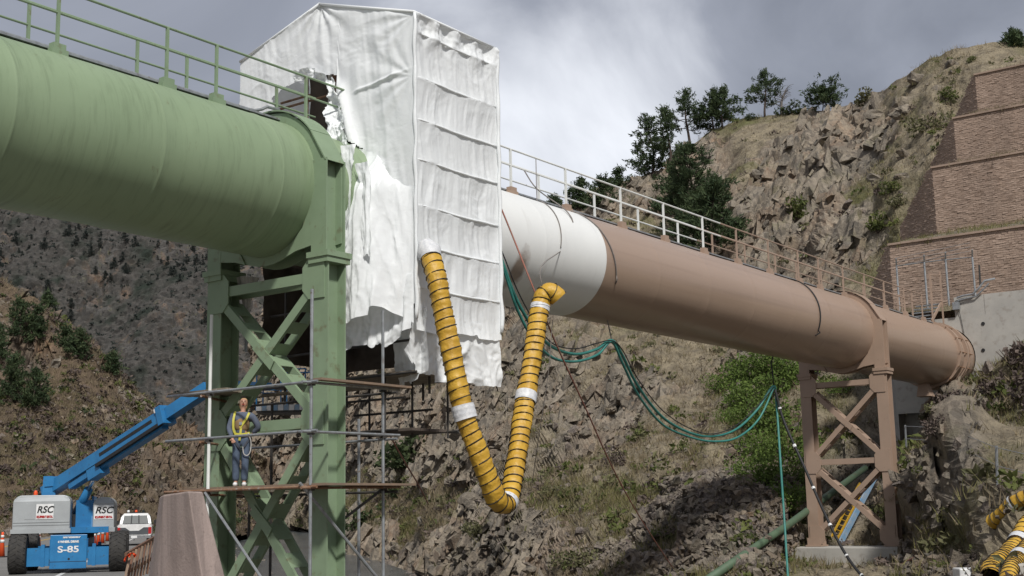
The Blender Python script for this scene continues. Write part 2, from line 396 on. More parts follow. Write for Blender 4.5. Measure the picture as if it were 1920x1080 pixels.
M['left_hill'] = ground_mat('left_slope_ground', (.10, .083, .069), (.20, .155, .112), (.20, .115, .075), (.165, .122, .082), (.095, .073, .052), (.07, .072, .03), .8)
M['far'] = ground_mat('far_slope_ground', (.062, .061, .060), (.115, .106, .097), (.10, .085, .075), (.095, .087, .078), (.052, .051, .048), (.034, .043, .034), .8)  # cloud shadow over the far mountain is put into these dark colours

def slope(name, table, NU, NR, mat, blobs=(), rock0=.35, seed=1, big=(14, 1.4), fac=((4.2, 2.3), (1.7, 1.0), (.7, .36)), back=40, edge=.06, dipdir=(.45, .25, .86), soft=.28, lift=1.0, spread=False):
    us = np.array([c[0] for c in table], float)
    K = np.linspace(0, 1, NR)
    if spread:                                           # more columns where the ground runs away from the eye
        uu = np.linspace(us[0], us[-1], 800); dm = np.interp(uu, us, [np.median([q[1] for q in pr]) for _, pr in table]); step_ = np.hypot(np.diff(uu) / FPX * dm[1:], np.diff(dm) * .8) ; cum = np.concatenate([[0], np.cumsum(step_)])
        U = np.interp(np.linspace(0, cum[-1], NU), cum, uu)
    else: U = np.linspace(us[0], us[-1], NU)
    V = np.zeros((len(us), NR)); D = np.zeros((len(us), NR))
    for i, (u, pr) in enumerate(table):
        pr = sorted(pr); vv = np.array([q[0] for q in pr], float); dd = np.array([q[1] for q in pr], float)
        V[i] = vv[0] + (vv[-1] - vv[0]) * K; D[i] = np.interp(V[i], vv, dd)
        ker = np.ones(9) / 9; Dp = np.concatenate([np.full(4, D[i][0]), D[i], np.full(4, D[i][-1])]); D[i] = np.convolve(Dp, ker, 'valid')
    # smooth blend between surveyed columns
    j = np.clip(np.searchsorted(us, U, side='right') - 1, 0, len(us) - 2); w = (U - us[j]) / (us[j + 1] - us[j]); w = (.45 * w + .55 * w * w * (3 - 2 * w))[:, None]
    VV = V[j] * (1 - w) + V[j + 1] * w; DD = D[j] * (1 - w) + D[j + 1] * w
    UU = np.repeat(U[:, None], NR, 1)
    dirs = CF + CR * ((UU - 960) / FPX)[..., None] + CU * ((540 - VV) / FPX)[..., None]
    P = CC + dirs * DD[..., None]                        # (NU, NR, 3)
    gu = np.gradient(P, axis=0); gv = np.gradient(P, axis=1); n = np.cross(gv, gu); n /= np.linalg.norm(n, axis=2, keepdims=True) + 1e-9
    flip = np.sign(np.sum(n * (CC - P), axis=2, keepdims=True)); n = n * flip
    # soften the normals so that the relief does not fold
    n = n * .7 + np.array([0, -.25, .35]); n /= np.linalg.norm(n, axis=2, keepdims=True)
    p = P.reshape(-1, 3); nn = n.reshape(-1, 3); uf = UU.ravel(); vf = VV.ravel()
    R = rock0 + .55 * fbm(p / 11, 4, seed) ; G = fbm(p / 7 + 40, 3, seed + 20) * .9 - .15; S = np.zeros(len(p)) - .1
    for (kind, bu, bv, ru, rv, amt) in blobs:
        b = amt * np.exp(-((uf - bu) / ru) ** 2 - ((vf - bv) / rv) ** 2)
        if kind == 'r': R = R + b
        elif kind == 'g': G = G + b
        else: S = S + b
    S = S + .35 * fbm(p / 3, 3, seed + 50) * (S > .02)
    slopeness = 1 - np.abs(nn[:, 2])
    R = sstep(R + .35 * (slopeness - .4), .28, .62); G = np.clip(G, 0, 1) * (1 - R * .7); S = sstep(S, .15, .55); R = R * (1 - S)
    top = sstep(np.tile(K, NU), 0, edge)                 # the skyline itself keeps its surveyed height
    q = p.copy(); disp = big[1] * fbm(p / big[0], 3, seed + 3) * top * .9 * (1 - .85 * sstep(vf, 980, 1060) * (name[0] == 'r'))
    dd = np.array(dipdir) / np.linalg.norm(dipdir); a1 = np.cross(dd, (0, 1, 0)); a1 /= np.linalg.norm(a1); a2 = np.cross(dd, a1)
    loc3 = np.stack([p @ dd / 1.9, p @ a1, p @ a2], 1) + .12 * np.stack([fbm(p / 2.5, 2, seed + 60 + k) for k in range(3)], 1) * 2
    ids = []; spc = np.maximum(np.linalg.norm(gu, axis=2), np.linalg.norm(gv, axis=2) * .8).ravel()
    for k, (sc, amp) in enumerate(fac):
        h, idv = facets(loc3 / sc, seed + 100 * k, 1.0); ids.append(idv)
        amp = amp * np.clip((sc / spc - 2.2) / 2.5, 0, 1); disp = disp + amp * h * (R + .10) * (.35 + .65 * top) + .5 * amp * h * S * (k > 0)
    disp = disp + soft * fbm(p / 1.7, 4, seed + 9) * (.4 + .6 * top)
    if name[0] == 'r': disp = disp * (1 - .8 * np.exp(-((uf - 1835) / 75) ** 2 - ((vf - 765) / 65) ** 2))
    q = p + nn * (disp * lift)[:, None]
    ids[0] = np.clip(ids[0] + .35 * np.exp(-((uf - 1700) / 110) ** 2 - ((vf - 160) / 70) ** 2) + .2 * np.exp(-((uf - 1560) / 70) ** 2 - ((vf - 260) / 50) ** 2), 0, 1)
    tone = np.stack([R, G, S], 1); vec = np.stack([ids[0], ids[1], ids[-1]], 1)
    grid = q.reshape(NU, NR, 3)
    # carry the ground over the ridge and down behind it
    ex = []
    tv = vec.reshape(NU, NR, 3); tt = tone.reshape(NU, NR, 3)
    for k, (far, drop) in enumerate(((back, back * .9), (back * .35, back * .12), (back * .1, .3))):
        hd = dirs[:, 0].copy(); hd[:, 2] = 0; hd /= np.linalg.norm(hd, axis=1, keepdims=True)
        ex.append(grid[:, 0] + hd * far - np.array([0, 0, drop]))
    grid = np.concatenate([np.stack(ex, 1), grid], 1); tt = np.concatenate([tt[:, :1]] * 3 + [tt], 1); tv = np.concatenate([tv[:, :1]] * 3 + [tv], 1)
    NRx = NR + 3
    f = grid_faces(NRx, NU)
    v = grid.reshape(-1, 3)
    o = link(name, mesh_np(name, v, f[:, ::-1], mat, False, tone=tt.reshape(-1, 3), vec=tv.reshape(-1, 3))); props(o, kind='structure')
    qq = q - CC; wq = qq @ CF
    return dict(P=q.reshape(NU, NR, 3), U=UU, V=VV, Uq=960 + FPX * (qq @ CR) / wq, Vq=540 - FPX * (qq @ CU) / wq, Dq=wq, R=R.reshape(NU, NR), G=G.reshape(NU, NR), S=S.reshape(NU, NR), n=n)

RIGHT = [
 (360, [(900, 340), (925, 325), (945, 310), (955, 308)]),
 (430, [(800, 300), (860, 285), (930, 268), (948, 258), (962, 256)]),
 (500, [(600, 280), (700, 258), (800, 244), (920, 226), (950, 216), (972, 214)]),
 (570, [(430, 278), (500, 255), (640, 235), (800, 215), (920, 194), (962, 180), (990, 178)]),
 (640, [(410, 245), (500, 218), (640, 195), (800, 176), (930, 156), (1005, 136), (1038, 133)]),
 (720, [(402, 218), (500, 192), (620, 172), (760, 155), (880, 138), (980, 122), (1062, 111), (1075, 108)]),
 (850, [(425, 195), (500, 168), (620, 142), (740, 124), (860, 108), (960, 96), (1060, 84), (1100, 78)]),
 (930, [(412, 184), (500, 152), (640, 124), (780, 104), (900, 90), (1000, 77), (1090, 66), (1140, 60)]),
 (1000, [(402, 176), (500, 140), (640, 113), (780, 95), (900, 82), (1000, 70), (1085, 58), (1300, 33)]),
 (1060, [(386, 172), (480, 142), (640, 108), (780, 91), (880, 79), (1000, 65), (1085, 55), (1400, 24)]),
 (1120, [(352, 169), (480, 134), (640, 103), (780, 87), (880, 76), (1000, 61), (1085, 52), (1500, 19)]),
 (1180, [(336, 167), (450, 138), (640, 98), (780, 84), (880, 72), (1000, 59), (1085, 50), (1500, 18)]),
 (1240, [(318, 167), (450, 132), (640, 93), (780, 80), (880, 68), (1000, 57), (1085, 49), (1500, 17)]),
 (1300, [(268, 166), (350, 145), (500, 115), (680, 88), (800, 76), (900, 65), (1000, 55), (1085, 47), (1500, 16)]),
 (1340, [(240, 165), (300, 150), (350, 138), (500, 110), (690, 85), (800, 74), (900, 63), (1010, 52), (1085, 45), (1500, 16)]),
 (1400, [(220, 162), (280, 144), (350, 130), (500, 107), (700, 83), (800, 73), (920, 61), (1020, 50), (1085, 44), (1500, 15)]),
 (1500, [(212, 156), (250, 144), (350, 124), (500, 103), (700, 81), (800, 72), (920, 64), (1000, 58), (1055, 54), (1085, 46), (1500, 14)]),
 (1580, [(201, 146), (300, 122), (450, 100), (600, 88), (760, 76), (850, 70), (960, 65), (1020, 60), (1060, 55), (1085, 47), (1500, 14)]),
 (1640, [(180, 136), (300, 114), (450, 98), (600, 87), (760, 75), (850, 69), (960, 64), (1025, 59), (1062, 54), (1085, 46), (1500, 14)]),
 (1690, [(145, 130), (250, 112), (350, 101), (450, 92), (560, 84), (700, 75), (800, 68), (850, 62), (900, 57), (1030, 54), (1056, 50), (1085, 43), (1500, 13)]),
 (1750, [(108, 125), (180, 114), (280, 101), (330, 97), (450, 91), (560, 80), (700, 72), (760, 66), (840, 59), (870, 52), (1000, 48.5), (1045, 46), (1085, 37), (1500, 13)]),
 (1800, [(90, 122), (190, 112), (215, 108), (320, 100), (450, 90), (545, 74), (700, 64), (745, 60), (850, 55), (875, 51), (1000, 46), (1045, 43), (1085, 35), (1500, 12)]),
 (1850, [(80, 121), (135, 115), (140, 112), (320, 101), (450, 90), (540, 74), (660, 61), (760, 57.5), (850, 52), (890, 47), (1000, 37), (1085, 30), (1500, 12)]),
 (1920, [(78, 121), (126, 114), (135, 111), (320, 100), (450, 88), (535, 73), (600, 60.5), (760, 55), (850, 50), (930, 37), (1000, 33), (1085, 28), (1500, 11)]),
 (2080, [(60, 122), (120, 112), (320, 99), (450, 86), (530, 71), (590, 58), (760, 51), (850, 46), (930, 34), (1000, 30), (1085, 26), (1500, 10)]),
 (2300, [(20, 122), (120, 112), (320, 97), (450, 84), (530, 67), (590, 55), (760, 48), (850, 42), (930, 37), (1000, 32), (1085, 27), (1500, 10)]),
 (2900, [(10, 124), (120, 112), (320, 95), (450, 80), (530, 62), (590, 51), (760, 43), (850, 38), (930, 33), (1000, 29), (1085, 24), (1500, 10)]),
]
RB = [('r', 1480, 380, 170, 150, .6), ('r', 1620, 230, 90, 60, .5), ('r', 1720, 130, 90, 45, .45), ('r', 1180, 700, 110, 120, .35), ('r', 1130, 820, 60, 80, .5),
      ('r', 880, 860, 90, 110, .5), ('r', 980, 640, 90, 80, .4), ('r', 850, 1050, 240, 45, .6), ('r', 520, 880, 110, 70, .8), ('r', 690, 760, 120, 120, .45), ('r', 1230, 400, 60, 60, .2),
      ('r', 1000, 1060, 120, 25, .4), ('r', 1400, 800, 60, 50, .3), ('r', 1800, 950, 90, 60, .7), ('r', 1805, 780, 45, 45, .8), ('r', 1330, 330, 60, 60, .3), ('r', 1420, 700, 60, 60, .2),
      ('r', 1100, 960, 150, 60, -.6), ('r', 1260, 870, 120, 45, -.6), ('r', 1420, 245, 90, 22, -.8), ('r', 1840, 105, 90, 25, -.8), ('r', 800, 960, 90, 35, -.4), ('r', 1620, 1065, 160, 30, -.6),
      ('r', 690, 930, 60, 50, -.5), ('g', 680, 1010, 70, 40, .6), ('g', 1400, 760, 120, 90, .45), ('g', 1120, 980, 80, 50, .25), ('g', 1520, 400, 60, 60, .35), ('g', 1380, 700, 90, 50, .5),
      ('s', 1300, 985, 130, 70, .7), ('s', 1430, 920, 60, 60, .6), ('s', 1190, 1060, 90, 25, .55), ('s', 1400, 1040, 90, 50, .5), ('s', 1760, 1062, 150, 25, .35), ('s', 1850, 850, 60, 30, .3)]
HR = slope('right_hillside_terrain', RIGHT, 960, 600, M['hill'], RB, rock0=.36, seed=5, spread=True)

LEFT = [
 (-1700, [(330, 170), (600, 135), (850, 105), (1003, 78), (1019, 73)]), (-800, [(350, 195), (600, 155), (850, 122), (1003, 92), (1019, 87)]),
 (-320, [(380, 215), (600, 180), (800, 150), (950, 122), (1003, 105), (1019, 98)]),
 (-120, [(470, 200), (650, 170), (820, 148), (950, 128), (1002, 112), (1018, 105)]),
 (0, [(524, 190), (600, 176), (750, 158), (900, 137), (985, 124), (1001, 118), (1017, 111)]),
 (60, [(556, 188), (750, 160), (900, 139), (985, 127), (1000, 121), (1016, 114)]),
 (130, [(606, 185), (750, 163), (900, 143), (980, 130), (998, 124), (1014, 117)]),
 (190, [(672, 183), (800, 163), (900, 148), (980, 134), (996, 127), (1012, 120)]),
 (260, [(735, 182), (850, 162), (940, 148), (995, 131), (1011, 124)]),
 (330, [(792, 182), (850, 166), (930, 158), (993, 137), (1009, 130)]),
 (400, [(832, 186), (860, 172), (930, 166), (992, 145), (1008, 138)]),
 (480, [(850, 205), (900, 195), (960, 185), (991, 170), (1007, 163)]),
 (560, [(900, 230), (940, 222), (990, 205), (1006, 198)]),
]
LB = [('r', 340, 900, 120, 55, 1.0), ('r', 30, 620, 60, 60, .3), ('r', 200, 780, 80, 60, .2), ('r', 60, 880, 90, 50, -.2), ('g', 60, 740, 60, 70, .3), ('g', 150, 850, 100, 50, .25), ('s', 230, 760, 80, 50, .4)]
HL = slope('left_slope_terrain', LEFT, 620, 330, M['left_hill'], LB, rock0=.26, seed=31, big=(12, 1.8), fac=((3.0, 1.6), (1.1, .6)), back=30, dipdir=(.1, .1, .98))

FAR = [
 (-2600, [(40, 700), (500, 560), (960, 420)]), (-1500, [(80, 660), (500, 540), (960, 410)]),
 (-700, [(120, 620), (500, 520), (960, 400)]),
 (-200, [(215, 600), (500, 520), (960, 390)]),
 (0, [(262, 590), (500, 510), (720, 450), (970, 380)]),
 (250, [(310, 590), (500, 520), (720, 455), (970, 380)]),
 (450, [(345, 590), (600, 500), (750, 450), (970, 385)]),
 (700, [(392, 600), (600, 520), (800, 450), (965, 390)]),
 (900, [(430, 600), (600, 530), (800, 460), (960, 400)]),
 (1200, [(480, 620), (700, 540), (950, 430)]),
]
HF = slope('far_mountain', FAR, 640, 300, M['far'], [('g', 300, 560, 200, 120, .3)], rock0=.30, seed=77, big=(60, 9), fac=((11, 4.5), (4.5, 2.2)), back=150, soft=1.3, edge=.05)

# valley floor, river
def flat(name, poly, z, mat, kind='structure', label=None, cat=None):
    me = mesh_np(name, np.array([(x, y, z) for x, y in poly]), [tuple(range(len(poly)))], M[mat] if isinstance(mat, str) else mat)
    return props(link(name, me), label, cat, None, kind)
M['valley'] = ground_mat('valley_floor', (.15, .13, .11), (.24, .20, .16), (.2, .14, .1), (.20, .165, .115), (.14, .115, .085), (.13, .125, .045))
gx, gy = np.meshgrid(np.linspace(-700, 900, 120), np.linspace(-200, 1500, 120)); gp = np.stack([gx.ravel(), gy.ravel(), np.full(gx.size, -4.1)], 1)
gp[:, 2] += .25 * fbm(gp / 9, 3, 3)
props(link('valley_ground', mesh_np('valley_ground', gp, grid_faces(120, 120), M['valley'], True, tone=np.stack([np.full(len(gp), .2), .4 * (fbm(gp / 15, 2, 8) > 0), np.full(len(gp), .3)], 1), vec=rng.random((len(gp), 3)))), kind='structure')
def water_mat():
    m, t, p = new_mat('river_water'); c = mixc(t, noise_fac(t, .5, stretch=(1, .3, 1)), (.055, .062, .065), (.10, .11, .112))
    c = mixc(t, noise_fac(t, 1.6, detail=8, rough=.7, lo=.62, hi=.72, stretch=(1, .35, 1)), c, (.38, .40, .40))
    t.links.new(c, p.inputs['Base Color']); p.inputs['Roughness'].default_value = .18
    bump(t, p, noise_fac(t, 1.3, detail=6, lo=.2, hi=.8), .6, .12); return m
M['water'] = water_mat()
RIV = np.array([(20, -1, 8, -3.3), (60, -6, 7, -3.1), (90, -11.5, 6, -2.75), (130, -22.5, 6.5, -1.95), (165, -31, 8, -1.2), (210, -44, 9, -.4), (290, -80, 10, .6), (420, -150, 12, 1.5)], float)
def along_river(nu, nv, off0, off1):
    y = np.concatenate([np.linspace(20, 130, int(nu * .6)), np.linspace(132, 420, nu - int(nu * .6))]); x = np.interp(y, RIV[:, 0], RIV[:, 1]); w = np.interp(y, RIV[:, 0], RIV[:, 2]); z = np.interp(y, RIV[:, 0], RIV[:, 3])
    o = np.linspace(off0, off1, nv); return np.stack([x[:, None] + o[None] + 0 * y[:, None], y[:, None] + .35 * o[None] * 0, z[:, None] + 0 * o[None]], 2), w, o
g_, w_, o_ = along_river(120, 6, -1, 1); 
for j in range(6): g_[:, j, 0] = g_[:, :, 0].mean(1) + w_ * (-1.25 + 2.5 * j / 5)
props(link('river_water', mesh_np('river_water', g_.reshape(-1, 3), grid_faces(6, 120), M['water'], True)), kind='structure')
g_, w_, o_ = along_river(260, 130, -42, 42); bp_ = g_.reshape(-1, 3); off_ = np.tile(o_, 260); ww_ = np.repeat(w_, 130)
edge_ = np.abs(off_ + 1.5 * fbm(bp_ / 9, 3, 41)) - ww_ * .92; bp_[:, 2] += -.55 + 1.5 * sstep(edge_, -1, 6) + .03 * np.clip(edge_ - 6, 0, 60) + .28 * fbm(bp_ / 1.7, 4, 43) * sstep(edge_, -.5, 1)
bt_ = np.stack([.5 * sstep(edge_, -2, 0) * (fbm(bp_ / 4, 3, 44) > .1), sstep(edge_, 2.5, 4.5) * (.55 + .4 * fbm(bp_ / 5, 2, 45)), .9 * (edge_ < 3.0)], 1).clip(0, 1)
props(link('river_bank', mesh_np('river_bank', bp_, grid_faces(130, 260), M['valley'], False, tone=bt_, vec=rng.random((len(bp_), 3)))), kind='structure')
BANK = dict(P=bp_.reshape(260, 130, 3), edge=edge_.reshape(260, 130)); _q = BANK['P'] - CC; _w = np.maximum(_q @ CF, 1); BANK['U'] = 960 + FPX * (_q @ CR) / _w; BANK['V'] = 540 - FPX * (_q @ CU) / _w
# ------------------------------------------------------------------ the big pipe
def pipe_mat(name, kind):
    m, t, p = new_mat(name)
    a = node(t, 'ShaderNodeAttribute'); a.attribute_name = 'along'; V = a.outputs['Vector']       # (metres along, metres round, 0)
    sx = node(t, 'ShaderNodeSeparateXYZ'); t.links.new(V, sx.inputs[0])
    if kind == 'green':
        c = mixc(t, noise_fac(t, .5, coord=V, lo=.35, hi=.65), (.238, .312, .188), (.208, .278, .164))
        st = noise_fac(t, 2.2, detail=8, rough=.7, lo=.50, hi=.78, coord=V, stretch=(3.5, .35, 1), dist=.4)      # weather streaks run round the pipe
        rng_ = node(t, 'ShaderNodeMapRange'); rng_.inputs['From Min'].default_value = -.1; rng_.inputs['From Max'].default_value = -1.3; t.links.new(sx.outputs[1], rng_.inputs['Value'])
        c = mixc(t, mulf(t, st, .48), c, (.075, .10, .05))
        c = mixc(t, mulf(t, noise_fac(t, 1.1, detail=9, rough=.75, lo=.63, hi=.72, coord=V, stretch=(2.6, .8, 1), dist=.8), .8), c, (.12, .095, .045))
        c = mixc(t, mulf(t, noise_fac(t, .8, detail=9, rough=.8, lo=.70, hi=.75, coord=V, stretch=(4, 1, 1)), .7), c, (.25, .17, .10))
        p.inputs['Roughness'].default_value = .5
    elif kind == 'brown':
        c = mixc(t, noise_fac(t, .35, coord=V, lo=.3, hi=.7, stretch=(.25, 2.5, 1)), (.350, .250, .186), (.320, .229, .170))
        c = mixc(t, mulf(t, noise_fac(t, .6, detail=7, lo=.52, hi=.8, coord=V, stretch=(.12, 5, 1)), .5), c, (.195, .132, .095))
        c = mixc(t, mulf(t, noise_fac(t, .8, detail=7, lo=.6, hi=.8, coord=V, stretch=(2, .4, 1)), .4), c, (.33, .25, .20))
        p.inputs['Roughness'].default_value = .30; p.inputs['Specular IOR Level'].default_value = .6
    else:
        c = mixc(t, noise_fac(t, .6, coord=V, lo=.3, hi=.7), (.76, .765, .74), (.70, .705, .685))
        c = mixc(t, mulf(t, noise_fac(t, 1.2, detail=8, lo=.6, hi=.8, coord=V, stretch=(2, .4, 1)), .35), c, (.42, .40, .37))
        # bare brown patch the primer has not covered yet
        dv = node(t, 'ShaderNodeVectorMath', operation='DISTANCE'); dv.inputs[1].default_value = (7.55, -.75, 0)
        mpp = node(t, 'ShaderNodeMapping'); mpp.inputs['Scale'].default_value = (1.9, .95, 0); t.links.new(V, mpp.inputs[0]); t.links.new(mpp.outputs[0], dv.inputs[0]); dv.inputs[1].default_value = (7.60 * 1.9, -.95 * .95, 0)
        nz = noise_fac(t, 2.5, coord=V, lo=0, hi=1); ad = node(t, 'ShaderNodeMath', operation='MULTIPLY_ADD'); t.links.new(nz, ad.inputs[0]); ad.inputs[1].default_value = .7; t.links.new(dv.outputs['Value'], ad.inputs[2])
        mr = node(t, 'ShaderNodeMapRange'); mr.inputs['From Min'].default_value = 1.02; mr.inputs['From Max'].default_value = .70; t.links.new(ad.outputs[0], mr.inputs['Value'])
        c = mixc(t, mulf(t, mr.outputs[0], .8), c, (.20, .125, .08))
        p.inputs['Roughness'].default_value = .42
    t.links.new(c, p.inputs['Base Color'])
    bump(t, p, noise_fac(t, .9, coord=V, detail=3, lo=.2, hi=.8, stretch=(1, .5, 1)), .12, .05)
    return m
PIPE_R = 1.5
def pipe_shell(t0, t1, r, n=112, step=.5, seams=()):
    ts = sorted(set(list(np.arange(t0, t1, step)) + [t1] + [s + k for s in seams for k in (-.05, -.02, 0, .02, .05) if t0 < s + k < t1]))
    V = []; A = []
    for tt in ts:
        bulge = max([(.010 if t0 < 0 else .004) * max(0, 1 - abs(tt - s) / .045) for s in seams] + [0])
        for j in range(n):
            a = 2 * pi * j / n; rr = r + bulge + .006 * sin(3 * a + tt * .35) * sin(tt * 1.05)
            V.append(L(tt, rr * cos(a), rr * sin(a)))
            aa = a if a < pi * 1.25 else a - 2 * pi
            A.append((tt, aa * 1.5, 0))
    F = [(i * n + j, i * n + (j + 1) % n, (i + 1) * n + (j + 1) % n, (i + 1) * n + j) for i in range(len(ts) - 1) for j in range(n)]
    return np.array(V), F, np.array(A)
pipe = empty('water_pipeline', L(0, 0, -1.5), 'huge steel water pipe crossing the canyon, green then white then brown', 'pipeline')
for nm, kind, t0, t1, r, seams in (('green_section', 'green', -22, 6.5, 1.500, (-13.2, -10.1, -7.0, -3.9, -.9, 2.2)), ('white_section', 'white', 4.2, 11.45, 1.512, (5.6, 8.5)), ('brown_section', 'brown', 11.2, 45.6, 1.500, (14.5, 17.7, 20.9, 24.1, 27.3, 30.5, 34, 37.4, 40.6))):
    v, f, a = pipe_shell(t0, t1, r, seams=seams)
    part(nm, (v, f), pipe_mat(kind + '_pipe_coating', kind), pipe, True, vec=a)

def LB(t0, t1, s0, s1, z0, z1, mb=None):
    mb = mb or MB(L); mb.box(t0, t1, s0, s1, z0, z1); return mb
def ring_plate(t0, th, ro, ri, sh, zb, zt, n=40):
    "ring girder plate: annulus with shoulders that come down to the two columns"
    outer = []; inner = []
    for k in range(n):
        a = -pi / 2 + 2 * pi * k / n; c, s_ = cos(a), sin(a)
        inner.append((ri * c, ri * s_)); x, z = ro * c, ro * s_
        if abs(c) > 1e-6:
            # shoulder: push out to +-sh between zb and zt
            if zb - .02 <= s_ * ro <= zt and abs(c) > .3: x = math.copysign(sh, c); z = s_ * ro
            if s_ * ro > zt and abs(c) > .30: 
                f_ = (s_ * ro - zt) / (ro - zt); x = math.copysign(max(abs(x), sh * (1 - f_) + ro * .32 * f_), c)
        outer.append((x, z))
    mb = MB(L); vs = []
    for (tt) in (t0, t0 + th):
        vs += [(tt, x, z) for x, z in outer] + [(tt, x, z) for x, z in inner]
    fs = []
    for k in range(n):
        k2 = (k + 1) % n
        fs += [(k, k2, n + k2, n + k), (2 * n + k2, 2 * n + k, 3 * n + k, 3 * n + k2), (k2, k, 2 * n + k, 2 * n + k2)]
    mb.add(vs, fs); return mb
def ring_girder(tc, mt):
    for nm, t0 in (('ring_plate', tc), ('ring_plate', tc + .46)): part(nm, ring_plate(t0, .03, 1.70, 1.505, 1.80, -1.42, .45), mt, pipe)
    mb = MB(L); n = 40                                        # rim flange between the two plates, over the top
    pts = [(1.74 * cos(a), 1.74 * sin(a)) for a in np.linspace(radians(38), radians(142), 22)]
    pts = [(1.82, .35)] + pts + [(-1.82, .35)]
    for i in range(len(pts) - 1):
        (x0, z0), (x1, z1) = pts[i], pts[i + 1]; nx, nz = x0 / 1.8 * .03, z0 / 1.8 * .03
        mb.hexa([(tc - .05, x0, z0), (tc + .54, x0, z0), (tc + .54, x1, z1), (tc - .05, x1, z1), (tc - .05, x0 + nx, z0 + nz), (tc + .54, x0 + nx, z0 + nz), (tc + .54, x1 + nx, z1 + nz), (tc - .05, x1 + nx, z1 + nz)])
    part('rim_flange', mb, mt, pipe)
    for sg in (1, -1):
        mb = MB(L)
        for tt in (tc - .04, tc + .50): mb.box(tt, tt + .035, sg * 1.42, sg * 1.86, -1.60, .40)
        mb.box(tc, tc + .5, sg * 1.60, sg * 1.635, -1.60, .40)
        part('girder_column', mb, mt, pipe)
    for sg in (1, -1):                                        # bracket wings that widen below the shoulder
        mb = MB(L)
        for tt in (tc - .035, ):
            mb.prism([(tt, sg * 1.42, .3), (tt, sg * 1.42, -1.44), (tt, sg * .95, -1.50), (tt, sg * .62, -1.60), (tt, sg * .75, -1.38), (tt, sg * 1.15, -1.02), (tt, sg * 1.38, -.45)][::sg], (.03, 0, 0))
        part('saddle_wing', mb, mt, pipe)
ring_girder(0, 'green'); ring_girder(31.8, 'brown')
# clamp collar, expansion joint rods and bracket at the headwall end
mb = MB(L)
for t0, r in ((42.6, 1.62), (42.95, 1.58), (43.5, 1.66), (44.1, 1.60)):
    mb.lathe([(1.5, t0), (r, t0), (r, t0 + .16), (1.5, t0 + .16)], (0, 0, 0), 48, 0)
part('joint_collar', mb, 'brown', pipe, False)
for k in range(14):
    a = 2 * pi * k / 14; c, s_ = cos(a), sin(a)
    part('tie_rod', MB(L).tube([(42.5, 1.60 * c, 1.60 * s_), (44.4, 1.60 * c, 1.60 * s_)], .022, 5), 'bolt_rust', pipe)
part('drain_bracket', MB(L).hexa([(41.2, -.2, -2.1), (41.9, -.2, -2.1), (41.9, .45, -2.1), (41.2, .45, -2.1), (41.3, -.1, -1.45), (41.8, -.1, -1.45), (41.8, .25, -1.45), (41.3, .25, -1.45)]), 'brown', pipe)
# conduit along the crown of the green part
part('conduit', MB(L).tube([(t_, .36 if t_ < -.9 else .36 + .0, 1.515 + .03) for t_ in np.linspace(-20, -.9, 40)] + [(-.7, .36, 1.56), (-.45, .3, 1.66), (-.2, .2, 1.80), (.2, .15, 1.84)], .035, 7), 'galv', pipe)
part('walkway_deck', LB(-20, 44, -.55, .40, 1.505, 1.545), 'galv', pipe)

# ------------------------------------------------------------------ hand rails along the crown
def railing(name, s, stations, t0, t1, mt, label, extra=None):
    r = empty(name, L(t0, s, 1.45), label, 'railing')
    zb = math.sqrt(1.5 ** 2 - s * s)
    part('top_rail', MB(L).tube([(t0, s, 2.68), (t1, s, 2.68)], .027, 7), mt, r); part('middle_rail', MB(L).tube([(t0, s, 2.22), (t1, s, 2.22)], .024, 7), mt, r)
    for t_ in stations:
        po = part('post', MB(L).bar((t_, s, zb + .02), (t_, s, 2.68), .055, .055, PD), mt, r)
        ft = MB(L); ft.box(t_ - .13, t_ + .13, s - .06, s + .10, zb - .06, zb + .17); ft.box(t_ - .17, t_ + .17, s - .03, s + .12, zb - .09, zb + .06)
        part('post_foot', ft, extra if extra else mt, po)
    return r
gst = [-19.2, -16.5, -13.8, -11.1, -8.4, -5.6, -3.12, -1.85, .72]
railing('handrail', .45, gst, -20, 1.95, 'green', 'green pipe handrail nearer the road, along the crown of the green pipe')
railing('handrail', -.5, gst, -20, 1.95, 'green', 'green far-side pipe handrail half hidden behind the nearer green one')
wst = [5.7, 8.4, 11.05, 14.04, 16.66, 19.3]
railing('handrail', .45, wst, 4.8, 20.6, 'white_paint', 'white primed pipe handrail beside the tent, on the near side of the walkway', 'brown')
railing('handrail', -.5, wst, 4.8, 20.6, 'white_paint', 'white primed pipe handrail beside the tent, on the far side of the walkway', 'brown')
bst = [21.8, 24.38, 27.0, 28.95, 31.45, 33.8, 36.1, 38.6, 41.0]
railing('handrail', .45, bst, 20.6, 41.2, 'brown', 'brown painted handrail on the near side of the far brown pipe')
railing('handrail', -.5, bst, 20.6, 41.2, 'brown', 'brown painted handrail on the far side of the far brown pipe')

